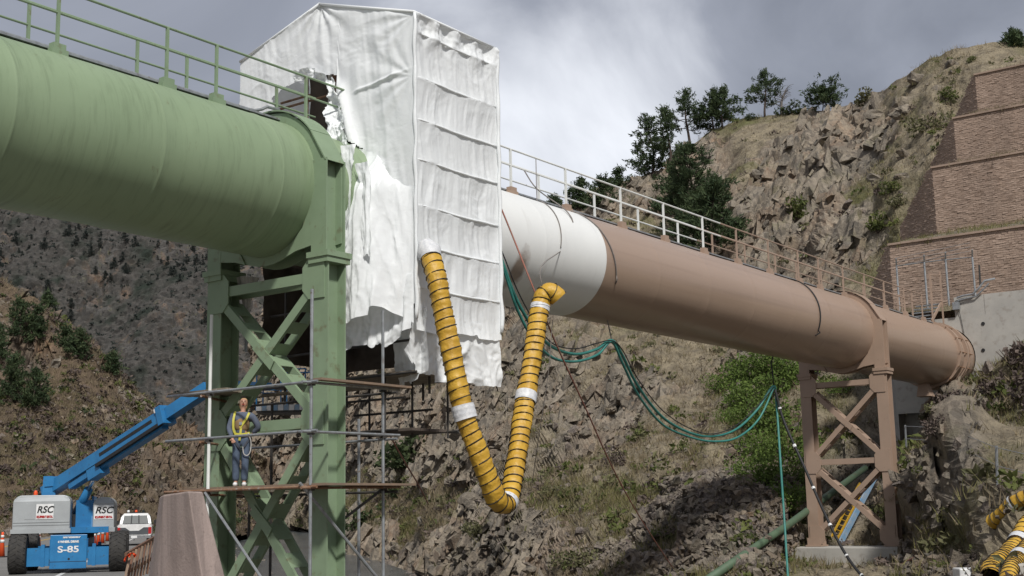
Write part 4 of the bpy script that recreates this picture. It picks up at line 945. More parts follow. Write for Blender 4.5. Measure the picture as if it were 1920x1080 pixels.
def duct(name, pts, r, label, bands, group=None, pitch=.205, open_end=None, squash=None):
    P, x = resample(catmull(pts, 14), .034); T, X, Y = frames(P); n = 22
    root = empty(name, P[0], label, 'ventilation duct', group); ph = (x / pitch) % 1.0; jj = np.arange(n) * 2 * pi / n; V = []
    wob = fbm(np.stack([x * 2.2, x * 0, x * 0], 1), 2, 5)
    for i in range(len(P)):
        rr = r * (1 - .07 * sin(pi * ph[i]) + .055 * wob[i])
        w = rr * (1 + .03 * np.sin(3 * jj + x[i] * 3) + .022 * np.sin(5 * jj - x[i] * 9) + .018 * np.sin(9 * jj + x[i] * 23)); V.append(P[i] + np.outer(w * np.cos(jj), X[i]) + np.outer(w * np.sin(jj), Y[i]))
    V = np.concatenate(V); F = [(i * n + j, i * n + (j + 1) % n, (i + 1) * n + (j + 1) % n, (i + 1) * n + j) for i in range(len(P) - 1) for j in range(n)]
    tb = part('fabric_tube', (V, F), 'duct', root, True)
    hx = []; i0 = 0
    th = 2 * pi * x / pitch; xs = np.arange(0, x[-1], pitch / 14)
    Pi = np.stack([np.interp(xs, x, P[:, k]) for k in range(3)], 1); Xi = np.stack([np.interp(xs, x, X[:, k]) for k in range(3)], 1); Yi = np.stack([np.interp(xs, x, Y[:, k]) for k in range(3)], 1)
    a = 2 * pi * (xs / pitch + .22 * np.interp(xs, x, fbm(np.stack([x * 1.6, x * 0, x * 0], 1), 2, 15))); wi = np.interp(xs, x, wob); H = Pi + (Xi * np.cos(a)[:, None] + Yi * np.sin(a)[:, None]) * (r * (1.005 + .035 * wi))[:, None]
    part('wire_spiral', MB().tube(list(H), .0125, 4), 'black', root)
    for (f0, f1) in bands:
        ii = [i for i in range(len(P)) if f0 <= x[i] / x[-1] <= f1]
        part('tape_band', MB().tube([P[i] for i in ii], [r * (1.11 + .02 * sin(i * 1.9)) for i in ii], 20, cap=False), 'tape', root, True)
    return root, P
d1, DP1 = duct('ventilation_duct', [at(806, 478, 27.75), at(818, 520, 27.4), at(838, 620, 27.1), at(868, 765, 26.8), at(899, 855, 26.7), at(922, 914, 26.75), at(933, 938, 26.85), at(947, 945, 27.1), at(957, 925, 27.4), at(966, 875, 27.9), at(979, 790, 28.7), at(991, 715, 29.3), at(1003, 640, 29.8), at(1013, 575, 30.2), at(1022, 552, 30.3), at(1036, 548, 30.3), at(1048, 560, 30.3)], .225,
     'yellow ribbed duct hanging in a deep V below the tent', [(.285, .315), (.728, .752)])
mb = MB(); T_, X_, Y_ = frames(DP1)
i1 = max(range(len(DP1)), key=lambda i: -abs(DP1[i][2] - DP1[:, 2].min()))
part('tape_band', MB().tube([DP1[i1 + k] for k in range(4, 9)], .235, 16, cap=False), 'tape', d1, True)
cl = MB(); rag = [(DP1[0] - T_[0] * .28 + np.array([-.05, 0, .05])), DP1[0] - T_[0] * .1, DP1[0] + T_[0] * .02, DP1[0] + T_[0] * .10]
part('cloth_cuff', MB().tube(rag, [.16, .27, .25, .235], 14, cap=False), 'tape', d1, True)
part('tape_band', MB().tube([DP1[-26], DP1[-22]], .236, 14, cap=False), 'tape', d1, True)
GP = HR['P']; 
def on_ground(u, v, g):
    d2 = (g['Uq'] - u) ** 2 + (g['Vq'] - v) ** 2; c = np.nonzero(d2 < 12)[0]; k = c[np.argmin(g['Dq'][c])] if len(c) else int(np.argmin(d2)); return g['P'].reshape(-1, 3)[k]
def surf(u, v): return on_ground(u, v, HR)
def lay(uv, up):
    dd = np.array([(surf(u, v) - CC) @ CF for (u, v) in uv]); k = np.arange(len(dd)); dd = np.polyval(np.polyfit(k, dd, 1), k) if len(dd) > 2 else dd
    return [at(u, v, d_ - .2) + np.array([0, 0, up * .4]) for (u, v), d_ in zip(uv, dd)]
duct('ventilation_duct', [p for p in lay([(1862, 985), (1874, 977), (1887, 965), (1904, 950), (1924, 940), (1948, 932), (1985, 926)], .22)], .225, 'yellow ribbed duct lying on the bank with its dark open end showing', [(.40, .46)])
duct('ventilation_duct', lay([(1985, 938), (1945, 972), (1924, 995), (1910, 1022), (1896, 1040), (1884, 1052), (1870, 1062), (1860, 1074), (1858, 1090)], .2), .24, 'yellow ribbed duct coming down the bank to a crumpled end in the corner', [(.42, .47)])
duct('ventilation_duct', lay([(2010, 965), (1960, 1000), (1930, 1028), (1908, 1055), (1894, 1078), (1888, 1130)], .18), .20, 'yellow ribbed duct lying underneath the crumpled-ended one on the bank', [(.58, .63)])

# ------------------------------------------------------------------ hoses, cables and ropes
def sag_tube(name, pts, r, mat, label, cat, n=10, group=None): return thing(name, MB().tube(list(catmull(pts, n)), r, 6), mat, label, cat, group, smooth=True)
hp = [at(932, 462, 31), at(945, 500, 31), at(968, 560, 31.3), at(1000, 615, 32), at(1035, 650, 34), at(1078, 664, 36), at(1118, 655, 37.4), at(1146, 638, 38), at(1165, 662, 38.6), at(1195, 722, 40), at(1240, 780, 42), at(1290, 810, 44), at(1335, 818, 45.5), at(1380, 805, 46.6), at(1420, 768, 47.4), at(1450, 724, 48)]
hp = [np.asarray(p) for p in hp]
sag_tube('air_hose', hp + [at(1456, 760, 48), at(1463, 860, 47), at(1471, 980, 46), at(1478, 1092, 44.5)], .045, 'hose', 'green air hose sagging under the pipe and dropping to the ground by the brown trestle', 'hose')
hp2 = [p + np.array([.05, .1, -.10 - .25 * abs(sin(i * .55))]) for i, p in enumerate(hp)]; hp2[0] = at(934, 470, 30.9); hp2[7] = at(1147, 641, 38.0); hp2[-1] = at(1451, 727, 48)
sag_tube('air_hose', hp2, .04, 'hose', 'green air hose hanging a little lower than the one tied beside it', 'hose')
hp3 = [p + np.array([.04, -.05, .06 + .12 * abs(sin(i * .8))]) for i, p in enumerate(hp)]; hp3[7] = at(1148, 639, 37.9); hp3[-1] = at(1452, 725, 48)
sag_tube('power_cable', hp3, .018, 'black', 'black cable strung along with the two green hoses', 'cable')
bc = [at(1453, 730, 48), at(1470, 790, 47.6), at(1510, 880, 46.5), at(1545, 960, 45.2), at(1580, 1030, 44), at(1612, 1075, 43), at(1640, 1098, 42.2)]
pc = empty('power_cable', bc[-1], 'black cable with white tape marks slanting in front of the brown trestle', 'cable'); P_ = catmull(bc, 10); part('sheath', MB().tube(list(P_), .05, 6), 'black', pc, True)
for k in range(6, 58, 9): part('tape_mark', MB().tube([P_[k], P_[k] + (P_[k + 1] - P_[k]) * .5], .07, 7), 'white_band', pc)
sag_tube('tag_rope', [at(932, 372, 31.2), at(960, 440, 31), at(1000, 540, 30.4), at(1045, 650, 31), at(1100, 770, 33), at(1150, 880, 36), at(1200, 970, 41), at(1255, 1055, 48), at(1275, 1080, 50)], .022, 'rope_red', 'long dull red rope running from the tent corner down across the slope', 'rope')
sag_tube('tag_rope', [at(733, 820, 28.6), at(760, 868, 32), at(785, 910, 38), at(803, 945, 44)], .022, 'rope_red', 'short dull red rope from the end of a scaffold tube to the rocks', 'rope')
def round_pipe(t0, a0, a1, t1, n=16): return [L(t0 + (t1 - t0) * k / n, 1.535 * cos(a0 + (a1 - a0) * k / n), 1.535 * sin(a0 + (a1 - a0) * k / n)) for k in range(n + 1)]
sag_tube('sling_rope', round_pipe(11.0, radians(78), radians(-25), 12.1) + [at(1135, 570, 38.2), at(1147, 638, 38)], .02, 'rope_grey', 'thin rope over the edge of the white section holding up the hoses', 'rope', 3)
sag_tube('sling_rope', round_pipe(26.3, radians(80), radians(-30), 26.3) + [loc(at(1452, 660, 48.4)) @ np.stack([PD, PS, [0, 0, 1]]) + A0, at(1451, 724, 48)], .026, 'black', 'dark wire looped over the brown pipe with hoses at its lower end', 'cable', 3)
sag_tube('sling_rope', [L(9.6, .45, 2.68)] + round_pipe(9.5, radians(70), radians(-8), 9.1) + [at(1014, 500, 30.6), at(1018, 545, 30.25)], .014, 'rope_grey', 'thin pale line from the white handrail to the upper end of the duct', 'rope', 3)
sag_tube('sling_rope', [L(10.3, -.5, 2.68), L(10.25, .0, 2.0), L(10.2, .9, 1.30), L(10.15, 1.2, .98), L(10.1, 1.3, .80)], .018, 'rope_grey', 'loose dark rope end lying over the top of the white section', 'rope', 5)
sag_tube('tag_rope', [at(1036, 600, 30.6), at(1028, 700, 30.5), at(1010, 820, 31), at(998, 905, 32)], .010, 'rope_grey', 'thin grey line hanging straight down beside the duct', 'rope', 5)

# ------------------------------------------------------------------ scaffold round the green trestle
sc = empty('scaffold', L(0, .5, -12.6), 'tube scaffold with plank decks round the green trestle', 'scaffold')
ZA, ZB, ZC, TF, SR_, SL_ = -4.44, -5.41, -6.50, -.72, 2.15, -.88
def tube(name, a, b, r, mt, ): return part(name, MB(L).tube([a, b], r, 7), mt, sc)
def coupler(p, mt='dark_steel'): mb = MB(L); mb.box(p[0] - .06, p[0] + .06, p[1] - .06, p[1] + .06, p[2] - .055, p[2] + .055); part('coupler', mb, mt, sc)
for (t_, s_, zt, mt) in ((TF, SR_, -2.55, 'galv'), (TF, SL_, -2.75, 'white_paint'), (1.38, SR_, -2.75, 'galv'), (1.25, -2.9, -2.6, 'dark_steel'), (1.7, -2.3, -4.6, 'dark_steel'), (2.0, -1.9, -4.4, 'dark_steel'), (1.6, 1.25, -5.0, 'galv'), (1.55, .25, -4.3, 'galv')):
    tube('standard', (t_, s_, zt), (t_, s_, -12.5), .034 if mt != 'white_paint' else .036, mt)
for z_, mt in ((ZA, 'galv'), (ZB, 'galv'), (ZC, 'rusty')):
    tube('ledger', (TF - .05, SL_ - 1.35, z_ + .02), (TF - .05, SR_ + .22, z_ + .02), .03, 'galv' if z_ != ZC else 'rusty')
    tube('ledger', (TF - .3, SR_ + .05, z_), (1.85, SR_ + .05, z_ + .02), .03, mt)
    tube('ledger', (1.43, SL_ - 2.2, z_ - .08), (1.43, SR_ + .35, z_ - .08), .028, 'galv' if z_ == ZB else 'dark_steel')
    tube('ledger', (TF - .2, SL_ - .04, z_ - .06), (1.9, SL_ - 1.6, z_ - .06), .028, 'rusty')
    for (t_, s_) in ((TF, SR_), (TF, SL_), (1.38, SR_)): coupler((t_, s_, z_))
for k in range(3): part('deck_plank', MB(L).box(-.68 + .24 * k, -.46 + .24 * k, -1.7 + .05 * k, 2.5 - .05 * k, ZC + .045, ZC + .09), 'plank_rust' if k != 1 else 'plank', sc)
for k in range(3): part('deck_plank', MB(L).box(.62 + .25 * k, .85 + .25 * k, -2.4, 1.2, ZC - .02, ZC + .03), 'plank', sc)
for k in range(2): part('deck_plank', MB(L).box(-.75 - .03 * k, 1.9 - .05 * k, 2.22 + .24 * k - .02, 2.44 + .24 * k - .03, ZC + .04, ZC + .085), 'plank_rust', sc)
for k in range(4): part('deck_plank', MB(L).box(-.66 + .27 * k, -.41 + .27 * k, -2.35 + .1 * k, -.45 - .12 * k, ZA + .045, ZA + .10), 'plank', sc)
part('deck_plank', MB(L).box(-.75, 1.95, 2.23, 2.46, ZA + .04, ZA + .085), 'plank_rust', sc)
part('deck_plank', MB(L).box(.9, 1.15, -2.6, .9, ZA + .05, ZA + .10), 'plank', sc)
tube('diagonal_tube', (TF - .08, SL_, ZC - .02), (TF - .08, 1.55, -8.9), .03, 'galv'); tube('diagonal_tube', (TF - .1, 1.95, ZC + .1), (1.3, SR_ + .1, -8.5), .032, 'galv')
tube('diagonal_tube', (1.3, SR_, ZC - .05), (.6, 1.8, -7.1), .03, 'dark_steel'); tube('diagonal_tube', (.9, .8, -8.1), (-.5, -.5, -9.6), .03, 'dark_steel')
# the hung frames under the tent
hs = empty('hung_scaffold', L(3.0, 1.0, -5.4), 'dark scaffold frames hung below the tent behind the green trestle', 'scaffold')
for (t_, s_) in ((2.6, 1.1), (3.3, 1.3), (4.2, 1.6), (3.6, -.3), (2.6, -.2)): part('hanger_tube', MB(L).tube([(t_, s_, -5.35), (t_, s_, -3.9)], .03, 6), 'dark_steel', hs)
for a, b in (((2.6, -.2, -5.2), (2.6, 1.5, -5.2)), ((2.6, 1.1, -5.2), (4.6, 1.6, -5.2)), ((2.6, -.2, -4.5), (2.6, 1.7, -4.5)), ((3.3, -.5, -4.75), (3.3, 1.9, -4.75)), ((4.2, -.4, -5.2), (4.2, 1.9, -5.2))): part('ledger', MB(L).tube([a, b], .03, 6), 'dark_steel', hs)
for k in range(4): part('deck_plank', MB(L).box(2.6 + .3 * k, 2.87 + .3 * k, -.5, 1.9, -5.24, -5.18), 'dark_brown', hs)
# bundled grey tarp with a pole at the upper strut
tb = empty('tarp_bundle', L(.62, -1.28, -3.2), 'pale grey pleated tarp bundle stuck on a pole beneath the green pipe', 'tarp')
V = []; F = []; n = 28; pr = [(.05, -2.75), (.06, -2.4), (.10, -2.15), (.14, -1.95), (.20, -1.78), (.22, -1.72), (.14, -1.70)]
for (r_, z_) in pr:
    for k in range(n): a = 2 * pi * k / n; q = r_ * (1 + .25 * (k % 4 > 1)); V.append(L(.62 + q * sin(a), -1.28 + q * cos(a), z_))
F = [(i * n + j, i * n + (j + 1) % n, (i + 1) * n + (j + 1) % n, (i + 1) * n + j) for i in range(len(pr) - 1) for j in range(n)]
part('tarp_cloth', (np.array(V), F), 'tarp_grey', tb); part('pole', MB(L).tube([(.62, -1.28, -3.4), (.62, -1.28, -2.0)], .035, 6), 'galv', tb)

# ------------------------------------------------------------------ the worker
def skinned(name, pts, edges, rad, mat, parent, root=0, sub=2):
    me = bpy.data.meshes.new(name); me.from_pydata([tuple(p) for p in pts], edges, []); ob = bpy.data.objects.new(name, me); COL.objects.link(ob)
    sk = ob.modifiers.new('skin', 'SKIN'); sk.use_smooth_shade = True
    lay_ = me.skin_vertices[0] if len(me.skin_vertices) else None
    for i, r in enumerate(rad): lay_.data[i].radius = (r if hasattr(r, '__len__') else (r, r)); lay_.data[i].use_root = (i == root)
    ss = ob.modifiers.new('sub', 'SUBSURF'); ss.levels = sub; ss.render_levels = sub
    dg = bpy.context.evaluated_depsgraph_get(); ev = ob.evaluated_get(dg); m2 = bpy.data.meshes.new_from_object(ev); ob.modifiers.clear(); ob.data = m2
    m2.materials.clear(); m2.materials.append(M[mat]); ob.parent = parent; ob.name = name
    for pl in m2.polygons: pl.use_smooth = True
    return ob
foot = L(-.34, -.30, ZC + .09); pf = np.array(foot)
wk = empty('person', pf, 'worker in tan hood, yellow harness and jeans looking up from the scaffold planks', 'person', rz=radians(8)); S_ = 1.03
def q3(*a): return [(x * S_, y * S_, z * S_) for (x, y, z) in a]
def hand_chain(base, d, side, pts, edges, rad):
    "palm and five fingers, loosely curled"
    b = len(pts) ; d = np.array(d) / np.linalg.norm(d); sd = np.array(side) / np.linalg.norm(side); nrm = np.cross(d, sd); p0 = np.array(pts[base])
    pts.append(p0 + d * .05); edges.append((base, b)); rad.append((.036, .018))
    for k, (off, ln) in enumerate(((-.033, .068), (-.011, .078), (.011, .074), (.033, .058))):
        i = len(pts); a = p0 + d * .095 + sd * off; pts += [a, a + d * ln * .55 + nrm * .012, a + d * ln * .8 + nrm * .045]; edges += [(b, i), (i, i + 1), (i + 1, i + 2)]; rad += [(.0105, .0105), (.0095, .0095), (.008, .008)]
    i = len(pts); pts += [p0 + d * .035 - sd * .045, p0 + d * .07 - sd * .065 + nrm * .02]; edges += [(b, i), (i, i + 1)]; rad += [(.012, .012), (.009, .009)]
P = q3((0, 0, .98), (.005, 0, 1.12), (.01, -.01, 1.30), (.015, -.01, 1.43), (.02, 0, 1.52), (.025, .015, 1.60), (.03, .0, 1.655), (.035, .02, 1.73), (.035, .03, 1.79),
       (-.10, 0, .92), (-.10, -.02, .50), (-.10, .01, .09), (-.105, -.10, .04), (.09, 0, .92), (.085, -.03, .50), (.07, .0, .09), (.075, -.11, .04),
       (-.17, 0, 1.45), (-.25, -.02, 1.18), (-.17, -.16, .98), (.20, 0, 1.44), (.34, .06, 1.21), (.20, .16, 1.06))
P = [np.array(p) for p in P]
E = [(0, 1), (1, 2), (2, 3), (3, 4), (4, 5), (5, 6), (6, 7), (7, 8), (0, 9), (9, 10), (10, 11), (11, 12), (0, 13), (13, 14), (14, 15), (15, 16), (3, 17), (17, 18), (18, 19), (3, 20), (20, 21), (21, 22)]
Rr = [.115, .11, .125, .11, .055, .055, .082, .090, .055, .078, .055, .040, .032, .078, .055, .040, .032, .052, .040, .027, .052, .040, .027]
hand_chain(19, (.3, -.5, -.9), (1, 0, .2), P, E, Rr); hand_chain(22, (-.8, .3, -.4), (0, .3, .9), P, E, Rr)
body = skinned('body', P, E, Rr, 'skin', wk)
skinned('jeans', q3((0, 0, 1.04), (0, 0, .97), (-.095, 0, .90), (-.10, -.025, .50), (-.10, .01, .10), (.09, 0, .90), (.085, -.035, .50), (.07, 0, .10)), [(0, 1), (1, 2), (2, 3), (3, 4), (1, 5), (5, 6), (6, 7)], [(.15, .12), (.15, .12), .10, .082, .078, .10, .082, .078], 'denim', wk)
skinned('shirt', q3((0, 0, 1.0), (.01, -.005, 1.15), (.01, -.01, 1.32), (.015, -.005, 1.44), (.02, 0, 1.50), (-.17, 0, 1.455), (-.255, -.02, 1.18), (-.18, -.15, 1.0), (.20, 0, 1.45), (.345, .06, 1.21), (.22, .15, 1.08)), [(0, 1), (1, 2), (2, 3), (3, 4), (3, 5), (5, 6), (6, 7), (3, 8), (8, 9), (9, 10)], [(.155, .12), (.15, .115), (.17, .12), (.15, .10), .07, .075, .062, .046, .085, .075, .05], 'shirt', wk)
skinned('vest', q3((0, 0, 1.10), (.01, -.01, 1.22), (.01, -.012, 1.34), (.015, -.01, 1.45)), [(0, 1), (1, 2), (2, 3)], [(.17, .145), (.182, .15), (.19, .15), (.11, .115)], 'vest', wk)
skinned('hood', q3((.022, .02, 1.545), (.028, .05, 1.64), (.035, .055, 1.74), (.035, .04, 1.81)), [(0, 1), (1, 2), (2, 3)], [.075, .092, .092, .06], 'hood_cloth', wk)
fm = MB(); 
for sx_ in (-.03, .03): part('eye', MB().lathe([(.002, -.004), (.012, 0), (.002, .004)], tuple(pf + np.array([.035 + sx_, -.068, 1.735]) * S_), 8, 1), 'black', wk)
part('nose', MB().tube([pf + np.array([.033, -.078, 1.725]) * S_, pf + np.array([.033, -.108, 1.70]) * S_], [.010, .016], 7), 'skin', wk, True)
part('mouth', MB().tube([pf + np.array([.01, -.083, 1.665]) * S_, pf + np.array([.056, -.083, 1.665]) * S_], .007, 5), 'red', wk)
def strap(pts, w, th, mt, name='harness_strap'):
    c = catmull([pf + np.array(p) * S_ for p in pts], 6); mb = MB()
    for i in range(len(c) - 1): mb.bar(c[i], c[i + 1] + (c[i + 1] - c[i]) * .12, w, th, (.02, -1, .05))
    props(part(name, mb, mt, wk))
strap([(-.12, .05, 1.50), (-.13, -.09, 1.49), (-.155, -.15, 1.34), (-.15, -.15, 1.16), (-.10, -.13, 1.04)], .045, .012, 'lime')
strap([(.16, .05, 1.50), (.15, -.09, 1.48), (.10, -.15, 1.36), (.03, -.155, 1.26), (-.02, -.15, 1.18)], .045, .012, 'lime')
strap([(-.16, -.08, 1.07), (-.05, -.145, 1.05), (.06, -.145, 1.05), (.17, -.07, 1.08)], .05, .014, 'lime')
strap([(.0, -.14, 1.22), (-.01, -.15, 1.08), (-.03, -.135, .93)], .045, .012, 'lime')
strap([(-.14, -.08, .93), (-.05, -.12, .80), (.0, -.09, .76)], .04, .012, 'strap_dark'); strap([(.14, -.08, .93), (.06, -.12, .80), (.0, -.09, .76)], .04, .012, 'strap_dark')
part('chest_buckle', MB().box(*[v for k, c in enumerate(pf + np.array([-.01, -.165, 1.27]) * S_) for v in (c - (.03, .01, .03)[k], c + (.03, .01, .03)[k])]), 'chrome', wk)
part('lanyard', MB().tube(list(catmull([pf + np.array(p) * S_ for p in ((.14, -.12, 1.08), (.20, -.13, .90), (.19, -.14, .70), (.13, -.14, .62), (.06, -.15, .66), (.04, -.14, .80))], 6)), .011, 5), 'tarp_grey', wk, True)
for sx_ in (-.105, .075): 
    mb = MB(); c = pf + np.array([sx_, -.055, .045]) * S_; mb.lathe([(.01, -.13), (.042, -.11), (.05, -.04), (.05, .04), (.038, .085)], tuple(c), 10, 1); part('shoe', mb, 'white_band', wk, True)

# ------------------------------------------------------------------ parapet pier, road, barrier
pp = [at(303, 929, 20.4), at(307, 928, 20.0), at(353, 921, 19.2), at(380, 922, 19.6)]; bt = [at(279, 1130, 20.4), at(292, 1130, 20.0), at(386, 1130, 19.0), at(434, 1130, 19.5)]
pier = MB(); bk_t = [p + np.array([-.36, 1.2, 0]) for p in (pp[0], pp[3])]; bk_b = [p + np.array([-.42, 1.3, 0]) for p in (bt[0], bt[3])]
ring_t = pp + [bk_t[1], bk_t[0]]; ring_b = bt + [bk_b[1], bk_b[0]]
pier.add([tuple(p) for p in ring_b + ring_t], [tuple(range(6))[::-1], tuple(range(6, 12))] + [(k, (k + 1) % 6, 6 + (k + 1) % 6, 6 + k) for k in range(6)])
bevel(thing('concrete_pier', pier, 'pink_concrete', 'tapered pinkish concrete pier at the roadside in front of the green trestle', 'pier'), .025, 2)
def xr(y): return -9.6 - (y - 34) * .262
def strip(o0, o1, y0, y1, n=30): 
    ys = np.linspace(y0, y1, n); return np.array([(xr(y) + o, y, 0) for y in ys for o in (o0, o1)]), [(2 * i, 2 * i + 1, 2 * i + 3, 2 * i + 2) for i in range(n - 1)]
def sheet_z(name, o0, o1, y0, y1, z, mt): v, f = strip(o0, o1, y0, y1); v[:, 2] = z; return props(link(name, mesh_np(name, v, f, M[mt])), kind='structure')
sheet_z('road', -19, 0, -20, 190, 0.0, 'asphalt'); sheet_z('road_yellow_line', -10.15, -10.0, -20, 190, .006, 'line_yellow'); sheet_z('road_yellow_line', -9.85, -9.70, -20, 190, .006, 'line_yellow')
sheet_z('road_edge_line', -18.0, -17.85, -20, 190, .006, 'line_white'); sheet_z('road_edge_line', -2.75, -2.6, 8, 190, .006, 'line_white')
v_, f_ = strip(-70, -19, -20, 170, 40); 
nx, ny = 40, 90; xs, ys = np.meshgrid(np.linspace(-70, -18.9, nx), np.linspace(-20, 175, ny)); vv = np.stack([xr(ys).ravel() + xs.ravel(), ys.ravel(), np.zeros(xs.size)], 1)
vv[:, 2] = .02 + sstep(-xs.ravel(), 19, 26) * (.35 + .25 * fbm(vv / 3, 3, 9)); vv[:, 2] -= .06 * (xs.ravel() > -19.2)
props(link('roadside_verge', mesh_np('roadside_verge', vv, grid_faces(nx, ny), M['sand'], True)), kind='structure')
nx, ny = 26, 120; xs, ys = np.meshgrid(np.linspace(0, 9, nx), np.linspace(-20, 200, ny)); vv = np.stack([xr(ys).ravel() + xs.ravel(), ys.ravel(), np.zeros(xs.size)], 1)
vv[:, 2] = -.012 - 4.2 * sstep(xs.ravel(), .8, 8.5) + .35 * fbm(vv / 1.6, 4, 15) * sstep(xs.ravel(), .6, 2)
props(link('road_embankment', mesh_np('road_embankment', vv, grid_faces(nx, ny), M['valley'], False, tone=np.stack([np.full(len(vv), .5), np.full(len(vv), .1), .8 * (fbm(vv / 4, 2, 4) > -.1)], 1), vec=rng.random((len(vv), 3)))), kind='structure')
# weathered slat barrier by the pier, with an orange cloth
tbk = empty('timber_barrier', at(262, 1075, 25), 'weathered brown slat barrier at the road edge between lift and pier', 'barrier')
for k in range(9):
    f = k / 8; u0 = 242 + 44 * f; tp = at(u0 + 3, 1036 - 24 * f, 24.5 + 2.5 * f); bo = at(u0 - 9 + 5 * f, 1092 - 18 * f, 24.2 + 2.5 * f); part('slat', MB().bar(bo, tp, .045, .018, (0, -1, .1)), 'wood_brown' if k % 2 else 'plank_rust', tbk)
part('rail', MB().bar(at(236, 1040, 24.45), at(290, 1008, 27.2), .05, .07), 'wood_brown', tbk); part('rail', MB().bar(at(236, 1074, 24.35), at(287, 1046, 27.0), .04, .06), 'wood_brown', tbk)
V = []; nu, nv = 14, 8
for j in range(nv):
    for i in range(nu): f = i / (nu - 1); g = j / (nv - 1); V.append(at(232 + 24 * f, 1048 - 12 * sin(f * 2.4) + 9 * g * (.6 + .4 * sin(i * 1.3)), 24.3 + .05 * sin(i * 2 + j)))
thing('orange_cloth', (np.array(V), grid_faces(nu, nv)), 'orange', 'bright orange cloth draped over the end of the slat barrier', 'cloth', smooth=True)
# ------------------------------------------------------------------ boom lift
LO = on_z(126, 1074, 0.0); _f = np.array([-.262, 1.0, 0]); _f /= np.linalg.norm(_f); _r = np.array([_f[1], -_f[0], 0])
def LX(x, y, z): return LO + _r * x + _f * y + np.array([0, 0, z])
lift = empty('boom_lift', LO, 'blue self-propelled boom lift with grey hoods standing on the road', 'boom lift')
def rounded(x0, x1, y0, y1, z0, z1, r=.22, n=6):
    "hood shell: box with rounded top edges along the front-back direction"
    poly = [(x0, z0), (x1, z0)]
    for k in range(n + 1): a = pi / 2 * k / n; poly.append((x1 - r + r * cos(a), z1 - r + r * sin(a)))
    for k in range(n + 1): a = pi / 2 + pi / 2 * k / n; poly.append((x0 + r + r * cos(a), z1 - r + r * sin(a)))
    mb = MB(LX); k = len(poly); vs = [(x, y0 + (.10 if z > z1 - r * .5 else 0), z) for x, z in poly] + [(x, y1, z) for x, z in poly]
    mb.add(vs, [tuple(range(k)), tuple(range(k, 2 * k))[::-1]] + [(i, k + i, k + (i + 1) % k, (i + 1) % k) for i in range(k)]); return mb
def wheel(xf, c, R, w, parent, tread=True, name='wheel', mt='blue'):
    mb = MB(xf); mb.lathe([(R * .55, -w / 2), (R * .9, -w / 2), (R, -w * .36), (R, w * .36), (R * .9, w / 2), (R * .55, w / 2)], c, 32, 0); o = part(name, mb, 'rubber', parent, False)
    hub = MB(xf); hub.lathe([(.01, -w * .42), (R * .30, -w * .42), (R * .56, -w * .3), (R * .56, w * .3), (R * .30, w * .42), (.01, w * .42)], c, 20, 0); part('hub', hub, mt, o)
    if tread:
        for sgn in (1, -1):
            tb = MB(xf)
            for k in range(20):
                a = 2 * pi * (k + (0 if sgn > 0 else .5)) / 20; a2 = a + .20
                def pt(x, aa, rr): return (c[0] + sgn * x, c[1] + rr * cos(aa), c[2] + rr * sin(aa))
                tb.hexa([pt(.02, a, R * .985), pt(w * .47, a2, R * .95), pt(w * .47, a2 + .13, R * .95), pt(.02, a + .13, R * .985), pt(.02, a, R * 1.035), pt(w * .47, a2, R * .995), pt(w * .47, a2 + .13, R * .995), pt(.02, a + .13, R * 1.035)])
            props(part('tread_lugs', tb, 'rubber', o), kind='stuff')
    return o
for x in (-1.42, 1.46):
    wheel(LX, (x, 0, .60), .60, .50, lift); wheel(LX, (x * .97, 2.9, .60), .60, .50, lift)
mb = MB(LX); mb.box(-.52, .58, -.2, 3.2, .42, 1.02); part('chassis', mb, 'blue', lift)
for y in (0, 2.9):
    for sg, x0, x1 in ((1, .585, 1.20), (-1, -1.16, -.525)):
        mb = MB(LX); mb.box(x0, x1, y - .19, y + .19, .22, .76); ax = part('axle_beam', mb, 'blue', lift)
        mb = MB(LX); xm = x0 + .18 if sg > 0 else x1 - .18; mb.box(xm - .05, xm + .05, y - .25, y + .0, .20, .86); part('axle_plate', mb, 'blue', ax)
mb = MB(LX); mb.box(-.50, .56, -.30, -.20, .13, 1.14); fp = bevel(part('front_plate', mb, 'blue', lift), .015)
part('tow_hole', MB(LX).lathe([(.035, -.306), (.035, -.29)], (.05, 0, .42), 10, 1), 'black', fp)
part('plate_seam', MB(LX).box(-.49, .55, -.304, -.295, .335, .35), 'black', fp)
part('turntable', MB(LX).lathe([(.62, 1.03), (.62, 1.14), (.75, 1.14), (.75, 1.20)], (.05, 1.3, 0), 28, 2), 'black', lift)
mb = MB(LX); mb.box(-.30, 1.15, .15, 2.6, 1.18, 1.36); tt_ = part('turntable_frame', mb, 'blue', lift)
mb = MB(LX); mb.box(.14, .66, .62, .70, 1.36, 2.18); part('side_panel', mb, 'blue', lift)
mb = MB(LX); mb.hexa([(.60, .55, 1.36), (.655, .55, 1.36), (.655, 2.4, 1.36), (.60, 2.4, 1.36), (.60, .75, 2.3), (.655, .75, 2.3), (.655, 2.4, 2.3), (.60, 2.4, 2.3)]); part('side_panel', mb, 'blue', lift)
part('engine', MB(LX).box(.0, .55, .8, 2.2, 1.36, 1.75), 'black', lift)
hA = bevel(part('hood', rounded(-1.62, .03, -.15, 1.0, 1.30, 2.34, .24), 'grey_hood', lift), .03)
part('hood_skirt', MB(LX).box(-1.66, .06, -.19, 1.0, 1.20, 1.33), 'grey_hood', hA)
for z_ in (1.44, 1.52): part('hood_rib', MB(LX).box(-1.60, .01, -.165, -.145, z_, z_ + .03), 'grey_hood', hA)
part('hood_panel', MB(LX).box(-1.28, -.98, -.158, -.148, 1.62, 2.10), 'grey_hood', hA)
hB = bevel(part('hood', rounded(.66, 1.30, .35, 2.3, 1.30, 2.26, .24), 'grey_hood', lift), .03)
